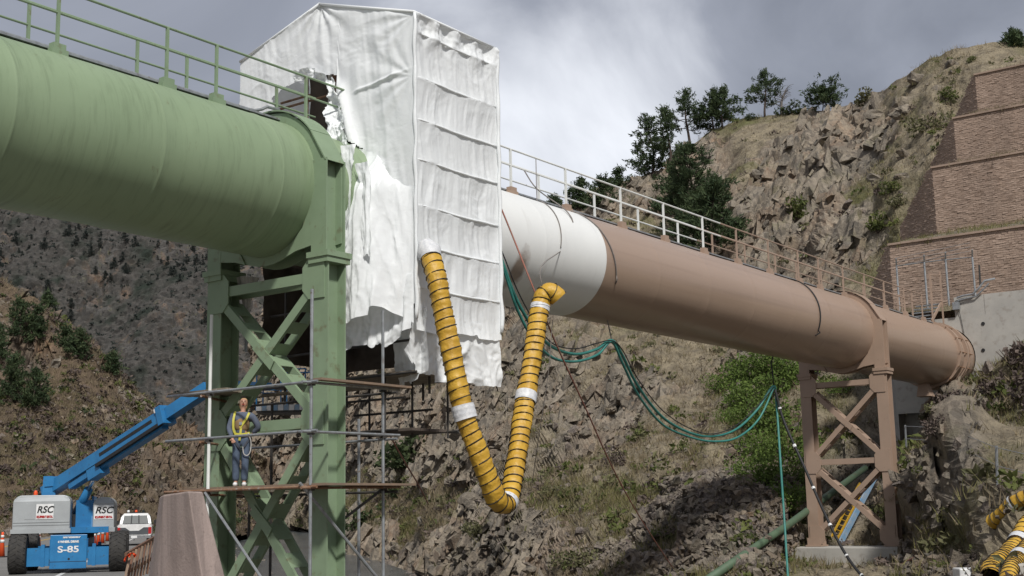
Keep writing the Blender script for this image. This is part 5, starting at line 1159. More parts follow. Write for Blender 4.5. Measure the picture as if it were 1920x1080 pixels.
part('hood_skirt', MB(LX).box(.64, 1.33, .31, 2.3, 1.20, 1.33), 'grey_hood', hB)
part('beacon', MB(LX).lathe([(.06, 2.36), (.06, 2.44), (.02, 2.50)], (-1.05, .5, 0), 10, 2), 'orange', lift)
def letters(txt, c, size, mat, parent, right=None, name='lettering', shear=0, out=None, squeeze=1.0):
    cu = bpy.data.curves.new(name, 'FONT'); cu.body = txt; cu.size = size; cu.align_x = 'CENTER'; cu.align_y = 'CENTER'; cu.extrude = .004; cu.shear = shear; cu.offset = .006
    o = bpy.data.objects.new(name, cu); COL.objects.link(o); cu.materials.append(M[mat]); o.parent = parent
    r = Vector(right if right is not None else _r); u = Vector((0, 0, 1)); nn = r.cross(u); org = origin_of(parent)
    o.matrix_local = Matrix(((r.x * squeeze, u.x, nn.x, c[0] - org[0]), (r.y * squeeze, u.y, nn.y, c[1] - org[1]), (r.z * squeeze, u.z, nn.z, c[2] - org[2]), (0, 0, 0, 1)))
    dg = bpy.context.evaluated_depsgraph_get(); m2 = bpy.data.meshes.new_from_object(o.evaluated_get(dg)); q = bpy.data.objects.new(name, m2); COL.objects.link(q); q.parent = parent; q.matrix_local = o.matrix_local.copy(); nm_ = o.name; bpy.data.objects.remove(o); q.name = nm_
    return q
def decal(x0, x1, y, z0, z1, hood):
    d = part('decal', MB(LX).box(x0, x1, y - .012, y, z0, z1), 'white_band', hood); xm = (x0 + x1) / 2; h = z1 - z0
    letters('RSC', LX(xm, y - .018, z0 + h * .62), h * .62, 'black', d, shear=.25, squeeze=.95 * (x1 - x0) / .50)
    letters('EQUIPMENT RENTAL', LX(xm, y - .018, z0 + h * .15), h * .20, 'red', d, squeeze=.55 * (x1 - x0) / .50)
decal(-.95, -.45, -.152, 1.62, 2.07, hA); decal(.70, 1.27, .348, 1.58, 2.02, hB)
letters('S-85', LX(.03, -.306, .70), .26, 'white_band', fp, squeeze=1.35); letters('4 WHEEL DRIVE', LX(.02, -.306, .93), .085, 'white_band', fp); letters('MAX RATING 500 LB', LX(.12, -.306, 1.06), .055, 'white_band', fp)
B0 = LX(-.55, 1.3, 2.62); B1 = at(322, 772, 37.6); B2 = at(392, 727, 37.2); B3 = at(408, 718, 37.1)
bd = (B1 - B0) / np.linalg.norm(B1 - B0); bup = np.cross(np.cross(bd, (0, 0, 1)), bd); bup /= np.linalg.norm(bup)
part('boom_section', MB().bar(B0 - bd * .5, B0 + (B1 - B0) * .95, .38, .36, bup), 'blue', lift)
part('boom_section', MB().bar(B0 + bd * .8 - bup * .31, B0 + (B1 - B0) * .93 - bup * .28, .26, .17, bup), 'blue', lift)
bm = part('boom_section', MB().bar(B0 + (B1 - B0) * .9 - bup * .02, B2, .34, .34, bup), 'blue', lift)
part('boom_section', MB().bar(B2 - bd * .2, B3, .26, .26, bup), 'blue', lift)
sd_ = np.cross(bd, bup); sd_ = sd_ if sd_ @ (CC - B0) > 0 else -sd_
part('boom_slot', MB().bar(B0 + (B1 - B0) * .44 + sd_ * .195, B0 + (B1 - B0) * .88 + sd_ * .195, .01, .10, bup), 'black', bm)
part('hose_track', MB().bar(B0 + (B1 - B0) * .40 + sd_ * .19 - bup * .26, B0 + (B1 - B0) * .95 + sd_ * .19 - bup * .24, .10, .10, bup), 'black', lift)
part('boom_collar', MB().bar(B0 + (B1 - B0) * .93, B0 + (B1 - B0) * .97, .50, .56, bup), 'blue', lift)
part('collar_light', MB().bar(B0 + (B1 - B0) * .92 + bup * .2 + sd_ * .22, B0 + (B1 - B0) * .935 + bup * .2 + sd_ * .22, .05, .12, bup), 'white_band', lift)
mb = MB(LX); mb.hexa([(-.95, 1.05, 1.36), (-.35, 1.05, 1.36), (-.35, 1.6, 1.36), (-.95, 1.6, 1.36), (-.90, 1.1, 2.95), (-.62, 1.1, 2.95), (-.62, 1.55, 2.95), (-.90, 1.55, 2.95)]); part('mast', mb, 'blue', lift)
mb = MB(LX); mb.hexa([(-.86, 1.05, 2.62), (.15, 1.05, 2.70), (.15, 1.58, 2.70), (-.86, 1.58, 2.62), (-.86, 1.05, 2.92), (.05, 1.05, 2.98), (.05, 1.58, 2.98), (-.86, 1.58, 2.92)]); part('mast_head', mb, 'blue', lift)
cy0 = LX(.05, 1.3, 1.7); cy1 = B0 + (B1 - B0) * .36 - bup * .38
part('lift_cylinder', MB().tube([cy0, cy0 + (cy1 - cy0) * .62], .13, 12), 'blue', lift, True); part('cylinder_rod', MB().tube([cy0 + (cy1 - cy0) * .6, cy1], .07, 10), 'chrome', lift, True)
part('cylinder_mount', MB().bar(cy1 - bd * .3 + bup * .02, cy1 + bd * .35 + bup * .02, .34, .34, bup), 'blue', lift)
bk = at(525, 772, 34.5)
part('jib_arm', MB().bar(B3, bk + np.array([-.3, 0, .7]), .16, .18), 'blue', lift)
def BX(x, y, z): return bk + np.array([x, y, z])
pf_ = part('platform_floor', MB(BX).box(-.55, .75, -.45, .45, -.06, .0), 'dark_steel', lift)
for k in range(9): part('toe_board_stripe', MB(BX).box(-.55 + .146 * k, -.55 + .146 * k + .135, -.47, -.455, .0, .15), 'light_blue' if k % 2 else 'white_band', pf_)
for x in (-.55, .1, .75):
    for y in (-.45, .45): part('platform_post', MB(BX).tube([(x, y, 0), (x, y, 1.1)], .02, 6), 'blue', pf_)
for z in (.55, 1.1): part('platform_rail', MB(BX).tube([(-.55, -.45, z), (.75, -.45, z), (.75, .45, z), (-.55, .45, z), (-.55, -.45, z)], .02, 6), 'blue', pf_)

# ------------------------------------------------------------------ pickup truck seen from behind
TO = on_z(251, 1023, 0.0)
def TX(x, y, z): return TO + _r * x + _f * y + np.array([0, 0, z])
tr = empty('pickup_truck', TO, 'white pickup truck with charcoal tailgate and roof lights parked on the road', 'pickup truck')
def loft(secs, mt, name, par=tr, xf=TX):
    mb = MB(xf); n = len(secs[0]); vs = [p for s in secs for p in s]
    mb.add(vs, [tuple(range(n))[::-1], tuple(range((len(secs) - 1) * n, len(secs) * n))] + [(i * n + k, i * n + (k + 1) % n, (i + 1) * n + (k + 1) % n, (i + 1) * n + k) for i in range(len(secs) - 1) for k in range(n)]); return part(name, mb, mt, par)
def sec(y, w, z0, z1, r=.10): return [(-w + r, y, z0), (w - r, y, z0), (w, y, z0 + r), (w, y, z1 - r), (w - r, y, z1), (-w + r, y, z1), (-w, y, z1 - r), (-w, y, z0 + r)]
loft([sec(0, .98, .55, 1.22), sec(.3, 1.0, .48, 1.24), sec(2.2, 1.0, .48, 1.24), sec(3.9, 1.0, .48, 1.22), sec(5.2, .95, .5, 1.08)], 'truck_white', 'truck_body')
loft([sec(1.95, .92, 1.2, 1.30, .03), sec(2.12, .86, 1.2, 1.72, .08), sec(2.3, .80, 1.2, 1.88, .12), sec(3.3, .80, 1.2, 1.88, .12), sec(4.1, .90, 1.2, 1.3, .03)], 'truck_white', 'cab')
mb = MB(TX); mb.hexa([(-.76, 1.85, 1.28), (.76, 1.85, 1.28), (.76, 1.95, 1.28), (-.76, 1.95, 1.28), (-.68, 2.06, 1.74), (.68, 2.06, 1.74), (.68, 2.16, 1.74), (-.68, 2.16, 1.74)]); part('rear_window', mb, 'glass', tr)
for x in (-.25, .2): part('window_bar', MB(TX).bar((x, 1.83, 1.28), (x * .9, 2.04, 1.76), .05, .03, (0, 1, .2)), 'black', tr)
for sg in (1, -1): part('side_window', MB(TX).hexa([(sg * .89, 2.35, 1.30), (sg * .92, 2.35, 1.30), (sg * .92, 3.7, 1.30), (sg * .89, 3.7, 1.30), (sg * .80, 2.45, 1.78), (sg * .83, 2.45, 1.78), (sg * .83, 3.3, 1.78), (sg * .80, 3.3, 1.78)]), 'glass', tr)
tg = part('tailgate', MB(TX).box(-.80, .80, -.03, .0, .62, 1.20), 'truck_white', tr)
part('tailgate_panel', MB(TX).prism([(-.80, -.045, 1.05), (-.80, -.045, .64), (.80, -.045, .64), (.80, -.045, 1.05), (.52, -.045, 1.05), (.26, -.045, .86), (-.26, -.045, .86), (-.52, -.045, 1.05)], (0, .012, 0)), 'truck_grey', tg)
for sg in (1, -1):
    part('tail_light', MB(TX).box(sg * .80 if sg > 0 else -.97, .97 if sg > 0 else -.80, -.04, .02, .68, 1.06), 'red', tr)
    part('mirror', MB(TX).box(1.02 if sg > 0 else -1.24, 1.24 if sg > 0 else -1.02, 3.55, 3.7, 1.22, 1.45), 'black', tr)
    part('mud_flap', MB(TX).box(sg * .95 - .16, sg * .95 + .16, .75, .77, .12, .5), 'black', tr)
bp = part('bumper', MB(TX).box(-.98, .98, -.22, -.04, .42, .58), 'chrome', tr); part('number_plate', MB(TX).box(-.17, .17, -.235, -.222, .44, .57), 'white_band', bp)
part('tow_ball', MB(TX).lathe([(.01, .30), (.05, .34), (.05, .40), (.01, .44)], (0, -.28, 0), 10, 2), 'chrome', bp)
for x in (-.82, .82):
    for y in (1.0, 4.2): wheel(TX, (x, y, .38), .38, .26, tr, False, mt='galv')
lb = part('light_bar', MB(TX).box(-.55, .55, 2.5, 2.7, 1.89, 1.95), 'black', tr)
for x, mt in ((-.45, 'white_band'), (.0, 'orange'), (.42, 'glass')): part('roof_light', MB(TX).lathe([(.08, 1.95), (.08, 2.04), (.03, 2.08)], (x, 2.6, 0), 10, 2), mt, lb)

# ------------------------------------------------------------------ cones
def cone(p, h, label, group=None):
    r = empty('traffic_cone', p, label, 'traffic cone', group)
    mb = MB(); mb.box(p[0] - .19, p[0] + .19, p[1] - .19, p[1] + .19, p[2] + .0, p[2] + .05); part('base', mb, 'black', r)
    part('body', MB().lathe([(.135, .05), (.055, h * .93), (.05, h), (.02, h)], tuple(p), 16, 2), 'orange', r, True)
    for a, b in ((.58, .70), (.78, .88)): part('reflective_band', MB().lathe([(.137 - .082 * a + .004, h * a), (.137 - .082 * b + .006, h * b)], tuple(p), 16, 2), 'white_band', r, True)
    return r
for k, (u, v) in enumerate(((176, 1026), (184, 1023), (192, 1019), (201, 1015), (210, 1011))):
    cone(on_z(u, v, 0), 1.08, ['orange cone nearest the lift, first of the row of five', 'second orange cone of the row between lift and truck', 'middle orange cone of the row of five beside the truck', 'fourth orange cone of the row, next to the last one', 'last orange cone of the row, right against the truck'][k], 'cones in a row beside the truck')
cone(on_z(3, 1045, 0), 1.1, 'single orange cone standing on the road left of the lift'); cone(on_z(72, 1029, 0), 1.0, 'orange cone on the road seen under the lift hood')
fl = empty('warning_flag', on_z(207, 1012, 0) + np.array([.2, 14, 0]), 'small orange-red flag on a pole beyond the row of cones', 'flag'); fo = np.array(fl.location)
part('pole', MB().tube([fo, fo + np.array([0, 0, 2.6])], .03, 6), 'galv', fl); part('flag_cloth', MB().hexa([fo + np.array(q) for q in ((.03, 0, 2.1), (.55, .1, 2.0), (.55, .12, 2.0), (.03, .02, 2.1), (.03, 0, 2.6), (.5, .1, 2.5), (.5, .12, 2.5), (.03, .02, 2.6))]), 'orange', fl)

# ------------------------------------------------------------------ things on the right bank
gp_ = [at(1315, 1095, 43.0), at(1480, 983, 51.5), at(1622, 878, 59.5)]
thing('green_pipe', MB().tube(gp_, .15, 12), 'pipe_green', 'long thin green pipe slanting up the slope behind the brown trestle', 'pipe', smooth=True)
thing('blue_beam', MB().bar(at(1566, 1034, 57.5), at(1642, 888, 60.5), .16, .30), 'light_blue', 'scuffed light blue beam leaning inside the brown trestle', 'beam')
yb = empty('yellow_ladder', at(1545, 1034, 57), 'yellow ladder leaning against the blue beam behind the trestle', 'ladder'); a0, a1 = at(1544, 1035, 57.0), at(1612, 905, 59.3); off = np.array([.28, .1, -.12])
for q in (0, 1): part('rail', MB().bar(a0 + off * q, a1 + off * q, .05, .09), 'yellow_steel', yb)
for k in range(14): f = (k + .5) / 14; part('rung', MB().tube([a0 + (a1 - a0) * f, a0 + (a1 - a0) * f + off], .022, 5), 'yellow_steel', yb)
fc = empty('wire_fence', surf(1785, 862), 'old leaning fence posts and slack wire along the path on the right bank', 'fence'); tops = []
for (u, v, ub, vb) in ((1697, 797, 1698, 850), (1776, 800, 1784, 864), (1868, 836, 1872, 906), (1930, 850, 1936, 915)):
    b = surf(ub, vb); dep = (b - CC) @ CF; t_ = at(u, v, dep); po = part('post', MB().tube([b - np.array([0, 0, .3]), t_], .045, 6), 'galv', fc); tops.append(t_)
    if u in (1776,): part('arm', MB().tube([t_, t_ + np.array([-.45, .0, .12])], .035, 5), 'galv', po)
for dz in (-.05, -.6): part('wire', MB().tube([p + np.array([0, 0, dz]) for p in tops], .012, 4), 'galv', fc)
sag_tube('red_hose', lay([(1672, 1072), (1690, 1062), (1708, 1052), (1724, 1046)], .12), .05, 'rope_red', 'short length of dull red hose lying on the ground right of the footing', 'hose')
bevel(thing('stone_block', MB().box(*sum(([c - d, c + d] for c, d in zip(surf(1905, 1078) + np.array([0, 0, .12]), (.30, .3, .16))), [])), 'concrete', 'grey concrete block in the bottom right corner beside the ducts', 'block'), .05)
bevel(thing('stone_block', MB().box(*sum(([c - d, c + d] for c, d in zip(surf(1812, 1078) + np.array([0, 0, .06]), (.30, .3, .13))), [])), 'white_band', 'small pale block lying on the ground left of the crumpled duct end', 'block'), .04)

# ------------------------------------------------------------------ plants
def leaves(n, fn, size, seed, flat=.5, tone=(.0, 1.0), elong=1.6):
    "n ragged leaf clumps, two triangles each, placed by fn(rg) -> (centre, outward)"
    rg = np.random.default_rng(seed); C_, O_ = fn(rg, n); n = len(C_)
    a = rg.normal(size=(n, 3)); a /= np.linalg.norm(a, axis=1, keepdims=True); a = a * (1 - flat) + O_ * flat; a /= np.linalg.norm(a, axis=1, keepdims=True) + 1e-9
    b = np.cross(a, rg.normal(size=(n, 3))); b /= np.linalg.norm(b, axis=1, keepdims=True) + 1e-9; c = np.cross(a, b)
    s = size * (.55 + .9 * rg.random(n))[:, None]
    v = np.stack([C_ - a * s * elong * .5, C_ + b * s * .42 + c * s * .15, C_ + a * s * elong * .5, C_ - b * s * .42 + c * s * .15], 1).reshape(-1, 3)
    i = np.arange(n) * 4; f = np.concatenate([np.stack([i, i + 1, i + 2], 1), np.stack([i, i + 2, i + 3], 1)])
    t = np.clip(rg.random(n) * .8 + .2 * rg.random(n), 0, 1) * (tone[1] - tone[0]) + tone[0]
    return v, f, np.repeat(t, 4)
def pine_geo(H_, seed, spread=.34, bare=.25, lean=.05, dens=1.0, tuft=.42, irregular=.5, flat_top=.0):
    rg = np.random.default_rng(seed); tr_ = MB(); sway = rg.normal(size=2) * lean * H_
    def axis(h): return np.array([sway[0] * h * h + .03 * H_ * sin(h * 5 + seed), sway[1] * h * h, h * H_])
    hs = np.linspace(0, .97, 9); tr_.tube([axis(h) for h in hs], [max(.03, .026 * H_ * (1 - h) ** .8) for h in hs], 7)
    cen = []; out_ = []; lb_ = MB(); nb = int(22 * dens)
    for k in range(nb):
        h = bare + (1 - bare) * (k + rg.random() * .9) / nb; az = k * 2.4 + rg.random() * 1.2
        prof = (1 - ((h - bare) / (1 - bare)) ** 1.3) * .85 + .22 + flat_top * ((h - bare) / (1 - bare)); ln = H_ * spread * prof * (1 - irregular + irregular * 2 * rg.random() ** 1.2) * .85
        up = .05 + .55 * rg.random() * (h + .2); dr = np.array([cos(az), sin(az), up * .8]); p0 = axis(h * .96); p1 = p0 + dr * ln * .55 + np.array([0, 0, -.03 * ln]); p2 = p0 + dr * ln + np.array([0, 0, .12 * ln])
        lb_.tube([p0, p1, p2], [.007 * H_, .005 * H_, .002 * H_], 4, cap=False)
        m = int(max(3, ln / tuft * 2.9))
        for j in range(m):
            f = .42 + .62 * rg.random() ** .8; q = p0 + dr * ln * f + np.array([0, 0, .12 * ln * f * f]); sp_ = tuft * (.5 + .35 * f)
            cen.append(q + rg.normal(size=3) * sp_ * np.array([1, 1, .62])); out_.append(dr + np.array([0, 0, .5]))
    for j in range(14): cen.append(axis(.93 + .07 * rg.random()) + rg.normal(size=3) * tuft * .5); out_.append(np.array([0, 0, 1.0]))
    cen = np.array(cen); out_ = np.array(out_); rep = 12
    C2 = np.repeat(cen, rep, 0) + rg.normal(size=(len(cen) * rep, 3)) * tuft * .34; O2 = np.repeat(out_, rep, 0) + rg.normal(size=(len(cen) * rep, 3)) * .5
    O2 /= np.linalg.norm(O2, axis=1, keepdims=True); bt_ = np.repeat(rg.random(len(cen)), rep)
    v, f, t = leaves(0, lambda r_, n_: (C2, O2), tuft * .30, seed, .6, elong=3.6); t = np.clip(t * .5 + .5 * np.repeat(bt_, 4), 0, 1)
    return tr_, lb_, (v, f, t)
def tree_meshes(geo, leafmat, barkmat='bark', nm=('trunk', 'limbs', 'crown')):
    a, b, c = geo; ms = [mesh_np(nm[0], np.array(a.v), a.f, M[barkmat], True)]
    ms.append(mesh_np(nm[1], np.array(b.v), b.f, M[barkmat], True) if b is not None and b.v else None)
    ms.append(mesh_np(nm[2], c[0], c[1], M[leafmat], False, tone=c[2]) if c is not None else None); return ms
def plant_tree(name, ms, p, label, cat, group=None, scale=1.0, rz=0.0, tall=1.0):
    r = bpy.data.objects.new(name, None); COL.objects.link(r); r.location = tuple(p); r.rotation_euler = (0, 0, rz); r.scale = (scale, scale, scale * tall); r.empty_display_size = .3; r['_o'] = [float(x) for x in p]; props(r, label, cat, group)
    t = link('trunk', ms[0], r)
    if ms[1]: link('limbs', ms[1], t)
    if ms[2]: link('crown', ms[2], r)
    return r
def base_px(u, v, hpx, grid=HR):
    p = on_ground(u, v, grid); dep = (p - CC) @ CF; return p - np.array([0, 0, .25]), hpx * dep / FPX * 1.02
RIDGE = [  # (u, v of the foot, height in the photo, look, label)
 (1222, 330, 118, dict(spread=.36, bare=.05, dens=1.7, irregular=.35), 'dark bushy pine, lowest of the group on the ridge, branched to the ground'),
 (1258, 312, 108, dict(spread=.30, bare=.2, dens=1.1), 'dark pine rising just behind the low bushy one'),
 (1290, 272, 112, dict(spread=.36, bare=.30, dens=.95, irregular=.7), 'tall open pine with a bare lower trunk against the sky'),
 (1338, 240, 72, dict(spread=.40, bare=.1, dens=1.2), 'broad dark pine, left of the pair on the ridge'),
 (1358, 238, 78, dict(spread=.42, bare=.25, dens=1.0, irregular=.7), 'taller pine, right of the pair on the ridge'),
 (1434, 216, 88, dict(spread=.40, bare=.33, dens=.8, irregular=.75), 'slim pine with layered branches standing alone on the crest'),
 (1543, 206, 44, dict(spread=.62, bare=.35, dens=.9, irregular=.4, flat_top=.8), 'small round-topped pine leaning over the rock edge'),
 (1300, 430, 160, dict(spread=.46, bare=.02, dens=2.4, irregular=.4), 'big green pine on the slope in front of the ridge'),
 (1335, 470, 140, dict(spread=.50, bare=.05, dens=2.2, irregular=.5), 'wide green pine low behind the white handrail'),
 (1160, 358, 44, dict(spread=.45, bare=.05, dens=1.3), 'small dark pine on the skyline left of the big group'),
 (1085, 392, 58, dict(spread=.45, bare=.05, dens=1.6), 'dark rounded pine seen through the white handrail'),
 (1040, 400, 34, dict(spread=.6, bare=.05, dens=1.2), 'low dark pine at the end of the ridge just above the white pipe'),
 (1130, 385, 56, dict(spread=.5, bare=.05, dens=1.4), 'dark pine between the white handrail posts below the skyline'),
 (1898, 84, 26, dict(spread=.6, bare=.05, dens=1.2), 'small dark pine on the far right skyline above the top wall'),
 (1265, 395, 90, dict(spread=.46, bare=.03, dens=1.6), 'dark pine below the bushy one beside the big green pine')]
for k, (u, v, hp_, kw, lab) in enumerate(RIDGE):
    p, h = base_px(u, v, hp_); plant_tree('pine_tree', tree_meshes(pine_geo(h, 100 + k, tuft=.46, **kw), 'pine'), p, lab, 'pine tree')
# the dead tree beside the slim pine
def dead_geo(H_, seed):
    rg = np.random.default_rng(seed); a = MB(); b = MB(); a.tube([(0, 0, 0), (.1, 0, H_ * .35), (.25, .1, H_ * .6), (.75, .1, H_ * .9), (1.0, .1, H_)], [.18, .15, .11, .06, .02], 6)
    for k in range(22):
        h = .3 + .65 * rg.random(); p = np.array([.1 + .85 * max(0, h - .35) ** 1.2 * 1.6, .05, h * H_]); az = rg.random() * 6.3; ln = H_ * (.2 + .18 * rg.random()); q = p + np.array([cos(az), sin(az) * .8, .35 + .5 * rg.random()]) * ln * .6; r_ = q + np.array([cos(az + .4), sin(az + .4), .2]) * ln * .5
        b.tube([p, q, r_], [.045, .03, .012], 4, cap=False)
        for m in range(3): s_ = p + (q - p) * (.4 + .6 * rg.random()); b.tube([s_, s_ + rg.normal(size=3) * ln * .28 + np.array([0, 0, .12])], [.02, .008], 3, cap=False)
    return a, b, None
p, h = base_px(1462, 214, 58); plant_tree('dead_tree', tree_meshes(dead_geo(h, 5), 'pine', 'dead_wood'), p, 'bare dead tree on the crest right of the slim pine', 'dead tree')
# pines on the slope across the road
LT = [(38, 640, 92, 'dark pine on the left slope, uppermost at the picture edge'), (70, 640, 76, 'pine on the left slope right beside the uppermost one'), (150, 668, 62, 'pine on the left slope at the edge against the dark mountain'), (125, 650, 46, 'small pine tucked left of the one on the slope edge'), (20, 745, 96, 'big dark pine halfway down the left slope'), (60, 760, 80, 'pine halfway down the left slope right of the big dark one'), (207, 694, 40, 'small pine lowest along the left slope edge'), (100, 560, 30, 'tiny pine high on the left slope edge'), (-10, 680, 90, 'pine cut by the left picture edge on the slope')]
for k, (u, v, hp_, lab) in enumerate(LT):
    p, h = base_px(u, v, hp_ * .85, HL); plant_tree('pine_tree', tree_meshes(pine_geo(h, 200 + k, spread=.42, bare=.04, dens=1.1, tuft=.5), 'pine'), p, lab, 'pine tree')
# scattered pines over the far mountain
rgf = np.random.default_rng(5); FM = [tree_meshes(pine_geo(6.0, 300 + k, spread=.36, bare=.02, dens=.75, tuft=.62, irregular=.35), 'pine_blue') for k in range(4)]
GPf = HF['P']; cnt = 0
for _ in range(9000):
    i, j = rgf.integers(5, 635), rgf.integers(8, 290); u, v = HF['U'][i, j], HF['V'][i, j]
    if not (-40 < u < 420 and 380 < v < 880) or vnoise(GPf[i, j:j + 1] / 26, 4)[0] + .25 * rgf.random() < .12: continue
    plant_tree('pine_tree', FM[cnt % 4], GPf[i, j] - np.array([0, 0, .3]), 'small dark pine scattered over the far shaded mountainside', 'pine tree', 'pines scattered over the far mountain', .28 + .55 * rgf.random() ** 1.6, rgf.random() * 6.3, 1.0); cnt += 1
    if cnt >= 210: break
# shrubs
def shrub_geo(R_, seed, n, size, squash=.75, lumps=5):
    rg = np.random.default_rng(seed); cs = [(rg.normal(size=3) * R_ * np.array([.5, .5, .25]) + np.array([0, 0, R_ * squash * .75]), R_ * (.45 + .35 * rg.random())) for _ in range(lumps)]
    def fn(r_, n_):
        C_ = []; O_ = []
        for k in range(n_):
            c, rr = cs[r_.integers(lumps)]; d = r_.normal(size=3); d /= np.linalg.norm(d); q = c + d * rr * (.35 + .65 * r_.random() ** .4) * np.array([1, 1, squash])
            if q[2] < 0: q[2] = .05 * r_.random()
            C_.append(q); O_.append(d + np.array([0, 0, .4]))
        O_ = np.array(O_); return np.array(C_), O_ / np.linalg.norm(O_, axis=1, keepdims=True)
    v, f, t = leaves(n, fn, size, seed, .45)
    st = MB()
    for k in range(7): a = k * .9; st.tube([(0, 0, -.15), (cos(a) * R_ * .25, sin(a) * R_ * .25, R_ * .4), (cos(a) * R_ * .55, sin(a) * R_ * .55, R_ * .75)], [.03 * R_ + .01, .02 * R_, .008 * R_], 4, cap=False)
    return v, f, t, st
def shrub_meshes(leaf, R_, seed, n, size, **kw):
    v, f, t, st = shrub_geo(R_, seed, n, size, **kw); return mesh_np('stems', np.array(st.v), st.f, M['bark'], True), mesh_np('foliage', v, f, M[leaf], False, tone=t)
def shrub(ms, p, label, group=None, scale=1.0, rz=0.0, name='shrub', cat='shrub'):
    r = bpy.data.objects.new(name, None); COL.objects.link(r); r.location = tuple(p); r.scale = (scale,) * 3; r.rotation_euler = (0, 0, rz); r['_o'] = [float(x) for x in p]; props(r, label, cat, group); link('stems', ms[0], r); link('foliage', ms[1], r); return r
SAGE = [shrub_meshes('sage', 1.0, 400 + k, 420, .16) for k in range(3)]; SG = [shrub_meshes('sage_green', 1.0, 410 + k, 460, .16) for k in range(3)]; TW = [shrub_meshes('twig', 1.0, 420 + k, 420, .15) for k in range(3)]; DG = [shrub_meshes('leaf_dark', 1.0, 430 + k, 520, .17) for k in range(3)]
big_bright = [shrub_meshes('leaf_bright', 1.0, 440 + k, 1500, .085, lumps=9) for k in range(3)]
NAMED = [ (1625, 195, 34, SAGE, 'pale sage bush on the rock skyline left of the top wall'), (1775, 185, 30, SG, 'green bush beside the topmost retaining wall'), (1745, 240, 48, SAGE, 'big grey-green bush left of the third wall tier'), (1672, 355, 30, SG, 'green bush on the rocks left of the second wall'), (1690, 385, 28, SAGE, 'greyish bush just above the round green one by the wall'), (1648, 432, 42, SG, 'round green bush on the rocks beside the lowest wall'), (1825, 112, 18, SG, 'small bush near the skyline above the top wall'), (1700, 440, 22, SAGE, 'small grey bush at the foot of the second wall return'), (1492, 410, 46, SG, 'yellow-green bush in the middle of the cliff'), (1475, 208, 26, DG, 'dark low bush on the crest under the dead tree'), (1500, 210, 22, DG, 'dark low bush on the crest right of the dead tree'), (1412, 222, 20, DG, 'dark low bush on the crest left of the slim pine'),
 (1915, 530, 50, DG, 'dark green bush at the right edge above the headwall'), (1900, 690, 92, TW, 'large twiggy purplish bush in front of the headwall'), (1868, 745, 74, TW, 'twiggy bush lower left of the large one by the headwall'), (1925, 760, 86, TW, 'twiggy bush at the right edge below the headwall'), (1800, 752, 50, TW, 'twiggy bush tucked under the end of the brown pipe'), (1822, 775, 56, TW, 'twiggy bush on the rock hump below the headwall corner'), (1785, 778, 46, SAGE, 'grey bush on the rock hump left of the twiggy ones'), (1800, 800, 60, TW, 'twiggy bush between the brown trestle and the headwall'), (1850, 815, 56, TW, 'twiggy bush below the headwall beside the fence'), (1755, 805, 44, TW, 'twiggy bush right behind the right leg of the brown trestle'), (1840, 760, 40, SAGE, 'grey bush at the foot of the headwall'),
 (770, 868, 82, DG, 'dark green bush on the far bank left of the duct'), (678, 990, 60, DG, 'green bush by the river behind the right-hand scaffold poles'), (742, 928, 42, DG, 'small green bush between the scaffold poles and the rocks'), (1040, 925, 40, SAGE, 'grey-green bush on the grassy slope right of the duct'), (1165, 870, 36, TW, 'reddish twiggy bush at the foot of the tan rocks'), (905, 1000, 42, SAGE, 'sage bush low on the slope beneath the duct'), (1085, 1050, 50, SAGE, 'sage bush near the bottom of the grassy slope'), (1390, 1020, 44, SG, 'dry green bush in the scree left of the trestle'), (1010, 700, 40, SG, 'green bush on the dark rocks right of the duct')]
for k, (u, v, hp_, kinds, lab) in enumerate(NAMED):
    p, h = base_px(u, v, hp_); shrub(kinds[k % 3], p, lab, None, h * .62, k * 1.3)
BR = [(1345, 735, 46, 'bright green bush under the pipe, leftmost of the bright ones'), (1385, 720, 74, 'bright green bush under the pipe beside the leftmost one'), (1440, 690, 56, 'bright green leaves hanging just below the brown pipe'), (1480, 715, 66, 'bright green bush against the left leg of the brown trestle'), (1430, 800, 84, 'bright green bush halfway down beside the hanging hoses'), (1470, 860, 92, 'bright green bush left of the trestle, behind the black cable'), (1430, 900, 72, 'bright green bush at the top of the scree'), (1475, 945, 70, 'lowest bright green bush left of the trestle'), (1575, 730, 40, 'bright green bush seen through the top of the brown trestle'), (1370, 790, 40, 'small bright bush above the dip of the hoses'), (1400, 760, 70, 'bright green bush in the middle of the green thicket under the pipe'), (1450, 745, 80, 'bright green bush right behind the tied-up end of the hoses'), (1425, 860, 60, 'bright green bush between the scree top and the hose drop'), (1485, 900, 56, 'bright green bush touching the lower left leg of the brown trestle')]
for k, (u, v, hp_, lab) in enumerate(BR):
    p, h = base_px(u, v, hp_); shrub(big_bright[k % 3], p + np.array([0, -.5, 0]), lab, None, h * .62, k * 1.7)
# boulders and outcrops
def rock_mesh(seed):
    bm = bmesh.new(); bmesh.ops.create_icosphere(bm, subdivisions=3, radius=1.0); v = np.array([tuple(q.co) for q in bm.verts]); h, ids = facets(v * 1.25 + seed * 7.7, seed, 1.4, 14); rg = np.random.default_rng(seed)
    d = v * (1 + .55 * h + .06 * fbm(v * 4, 3, seed))[:, None]
    for k in range(9):
        n = rg.normal(size=3); n /= np.linalg.norm(n); lim = .55 + .25 * rg.random(); over = np.clip(d @ n - lim, 0, None); d = d - np.outer(over * .92, n)
    d *= np.array([1.25, .85, .75]); f = np.array([[q.index for q in fc_.verts] for fc_ in bm.faces]); bm.free(); return mesh_np('boulder', d, f, M['hill'], False, tone=np.tile([1.0, 0, 0], (len(d), 1)), vec=np.stack([ids, h + .5, ids], 1))
RK = [rock_mesh(k) for k in range(7)]; rgb = np.random.default_rng(23); nb_ = 0
